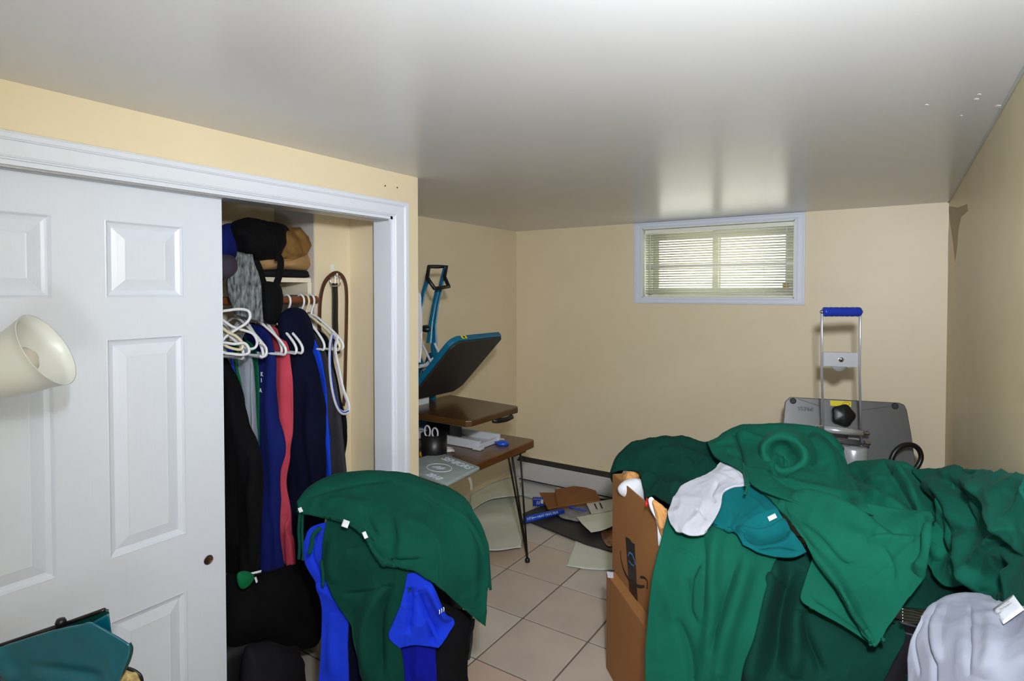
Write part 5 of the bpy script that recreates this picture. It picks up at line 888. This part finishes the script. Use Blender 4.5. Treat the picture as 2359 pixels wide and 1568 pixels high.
cloth('body', [[(687, 1158), (715, 1128), (760, 1105), (810, 1095), (870, 1091), (940, 1101), (1010, 1124), (1060, 1145), (1082, 1168)], [(688, 1172), (740, 1150), (810, 1140), (880, 1138), (960, 1155), (1040, 1180), (1108, 1210)], [(694, 1182), (760, 1188), (830, 1195), (900, 1205), (980, 1225), (1060, 1250), (1126, 1275)], [(790, 1200), (836, 1222), (875, 1255), (930, 1262), (1000, 1280), (1060, 1305), (1128, 1335)], [(846, 1240), (866, 1275), (895, 1300), (940, 1298), (1000, 1330), (1060, 1362), (1121, 1372)], [(866, 1290), (885, 1302), (920, 1300), (955, 1305), (1005, 1345), (1060, 1395), (1116, 1440)]],
      G['greenl'], CT, c1, dt=-.05, nu=150, nv=130, th=.009, over=(30, .14), wr=(0.0060, 6, (1, 1, 1)), seed=44,
      creases=[('s', [(700, 1172), (760, 1182), (810, 1205), (850, 1245), (875, 1292)], 0.0000, 10), ('s', [(1118, 1290), (1075, 1210), (1000, 1160), (930, 1120), (890, 1108)], 0.0145, 18), ('s', [(1010, 1345), (1008, 1270), (985, 1225), (930, 1198)], 0.0116, 14), ('v', [(915, 1180), (915, 1240), (905, 1298)], 0.0145, 7), ('v', [(700, 1152), (780, 1128), (870, 1112), (910, 1108)], 0.0072, 5), ('r', [(740, 1165), (800, 1158), (860, 1180)], 0.0116, 12), ('r', [(1040, 1180), (1080, 1240), (1090, 1330), (1085, 1400)], 0.0145, 14), ('v', [(870, 1296), (920, 1290), (980, 1285)], 0.0087, 5), ('v', [(840, 1160), (850, 1200), (870, 1240)], 0.0116, 9)])
tag_(796, 1206, 15, 17, .35, CT, -.075, c1); tag_(841, 1232, 9, 16, -.4, CT, -.075, c1); tag_(692, 1174, 9, 11, -.4, CT, -.06, c1)
for k, P in enumerate([[(691, 1180), (688, 1220), (690, 1260), (688, 1288)], [(697, 1184), (696, 1230), (699, 1275), (697, 1290)]]): ribbon('drawstring', [at(px, py, t=1.93) for px, py in P], .010, .005, G['greenl'], c1, flatdir=FW)
for k, P in enumerate([[(1117, 1262), (1121, 1300), (1124, 1330), (1127, 1352)], [(1124, 1268), (1126, 1300), (1128, 1330), (1130, 1358)]]): ribbon('drawstring', [at(px, py, t=1.93) for px, py in P], .009, .005, G['greenl'], c1, flatdir=FW)
ribbon('drawstring', [at(px, py, t=1.84) for px, py in ((738, 1215), (722, 1232), (718, 1255), (712, 1275))], .014, .006, G['greenl'], c3, flatdir=FW, label='green drawstring')
ribbon('drawstring', [at(px, py, t=1.84) for px, py in ((740, 1290), (744, 1320), (744, 1350))], .010, .006, G['greenl'], c3, flatdir=FW, label='green drawstring')

# ================================================================ lamp at the left edge
M_opal = mat('opal_plastic', srgb(216, 218, 212), .3, spec=.6); M_opal.node_tree.nodes['Principled BSDF'].inputs['Subsurface Weight'].default_value = .04; M_opal.node_tree.nodes['Principled BSDF'].inputs['Subsurface Radius'].default_value = (.02, .02, .015)
oc_ = at(108, 806, t=1.24); vw = ray(108, 806).normalized(); e_ = (RT * .86 + Vector((0, 0, .40))); e_ = (e_ - vw * e_.dot(vw)).normalized(); ax = (e_ * .91 - vw * .41).normalized()
lp = thing('floor_lamp', 'cream plastic floor lamp shade at the left edge in front of the white door', 'lamp', Vector((oc_.x, oc_.y, 0)) - RT * .24)
prof = [(.026, -.165), (.034, -.160), (.044, -.14), (.056, -.105), (.068, -.065), (.078, -.02), (.0835, 0), (.0845, .001), (.082, .001), (.0765, -.02), (.0665, -.065), (.054, -.105), (.042, -.138), (.024, -.155)]
MB().lathe(oc_, ax, prof, 56, False).build('lamp_shade', M_opal, lp, True)
MB().lathe(oc_ - ax * .15, ax, [(.016, 0), (.018, .03), (.024, .055), (.031, .08), (.032, .095), (.026, .115), (.012, .125), (0, .127)], 28, False).build('bulb', mat('unlit_bulb', srgb(200, 192, 178), .25), lp, True)
MB().lathe(oc_ - ax * .235, ax, [(.0, 0), (.02, .001), (.022, .01), (.022, .07), (.028, .078), (0, .079)], 24, False).build('socket', M_opal, lp, True)
bs_ = Vector((oc_.x, oc_.y, 0)) - RT * .24; ctube('gooseneck', [oc_ - ax * .235, oc_ - ax * .27, Vector((bs_.x, bs_.y, oc_.z - .15)), Vector((bs_.x, bs_.y, oc_.z - .35)), Vector((bs_.x, bs_.y, .02))], .008, M_opal, lp)
MB().lathe(bs_, (0, 0, 1), [(.0, .0), (.11, 0), (.112, .008), (.10, .02), (.02, .03), (0, .031)], 36, False).build('base', M_opal, lp, True)

# ================================================================ teal bag at the bottom left, on a small stand
M_tv = mat('teal_vinyl', srgb(0, 92, 112), .25, spec=.6, bump=.05, bscale=10, coat=.3); M_tvd = mat('dark_green_vinyl', srgb(0, 58, 52), .4)
sd = thing('side_stand', 'small dark stand under the teal vinyl bag beside the sliding door', 'stand', cl(1.22, -1.06, 0))
m = MB(); m.obox(cl(1.12, -1.12, .64), RT * .24, FW * .22, Vector((0, 0, .02))); m.build('top', M_desk, sd)
for t_, l_ in ((1.13, -1.11), (1.13, -.91), (1.31, -1.11), (1.31, -.91)): m = MB(); m.obox(cl(t_, l_, 0), RT * .02, FW * .02, Vector((0, 0, .64))); m.build('leg', M_desk, sd)
bg_ = thing('teal_bag', 'open teal vinyl bag with dark zip edge in the bottom left corner', 'bag', at(150, 1600, t=1.25))
cloth('front_panel', [[(-60, 1508), (40, 1476), (130, 1449), (190, 1436), (213, 1432), (256, 1458), (299, 1485)], [(-60, 1540), (60, 1515), (180, 1500), (298, 1508)], [(-60, 1580), (60, 1568), (180, 1560), (280, 1556)], [(-60, 1660), (60, 1660), (170, 1660), (250, 1640)]], M_tv, bT(1.24), bg_, nu=60, nv=50, th=.004, wr=(.003, 5, (1, 1, 1)), seed=50, creases=[('r', [(0, 1490), (10, 1530), (40, 1568)], .012, 16), ('v', [(60, 1530), (150, 1545), (240, 1560)], .006, 14)])
cloth('back_panel', [[(-60, 1502), (60, 1462), (160, 1428), (242, 1402), (250, 1412)], [(-60, 1530), (60, 1500), (160, 1470), (252, 1440)], [(-60, 1600), (60, 1600), (160, 1600), (262, 1520)]], M_tvd, bT(1.28), bg_, nu=40, nv=30, th=.004, wr=(.001, 5, (1, 1, 1)), seed=51)
cloth('gusset', [[(213, 1433), (250, 1412)], [(256, 1462), (258, 1470)], [(298, 1490), (270, 1560)]], M_tv, bT(1.262), bg_, nu=16, nv=20, th=.003, wr=(0, 1, (1, 1, 1)))
ctube('side_piping', [at(px, py, t=1.245) for px, py in ((297, 1482), (302, 1495), (296, 1520), (284, 1545), (262, 1580), (250, 1620))], .0045, M_tvd, bg_)
ctube('zip', [at(px, py, t=1.277) for px, py in ((-60, 1506), (20, 1480), (80, 1460), (110, 1452), (160, 1433), (241, 1404))], .0045, M_blackp, bg_); MB().lathe(at(140, 1432, t=1.27), (0, 0, 1), [(0, -.008), (.009, -.007), (.011, 0), (.008, .007), (0, .008)], 12, False).build('zip_slider', M_blackp, bg_, True)
fs = thing('fleece_slipper', 'black edged slipper with tan fleece lining behind the teal bag', 'slipper', at(290, 1580, t=1.28))
blob('lining', [(262, 1560), (280, 1542), (305, 1546), (322, 1560), (325, 1590), (290, 1620), (255, 1600)], bT(1.29), .03, mat('tan_fleece_lining', srgb(190, 168, 112), .95, bump=1, bscale=150, var=.3, vscale=60, bdist=.006), fs, wr=(.004, 40, (1, 1, 1)))
ctube('trim', [at(px, py, t=1.29) for px, py in ((270, 1542), (290, 1538), (312, 1546), (326, 1562), (328, 1600))], .0035, M_blackp, fs)
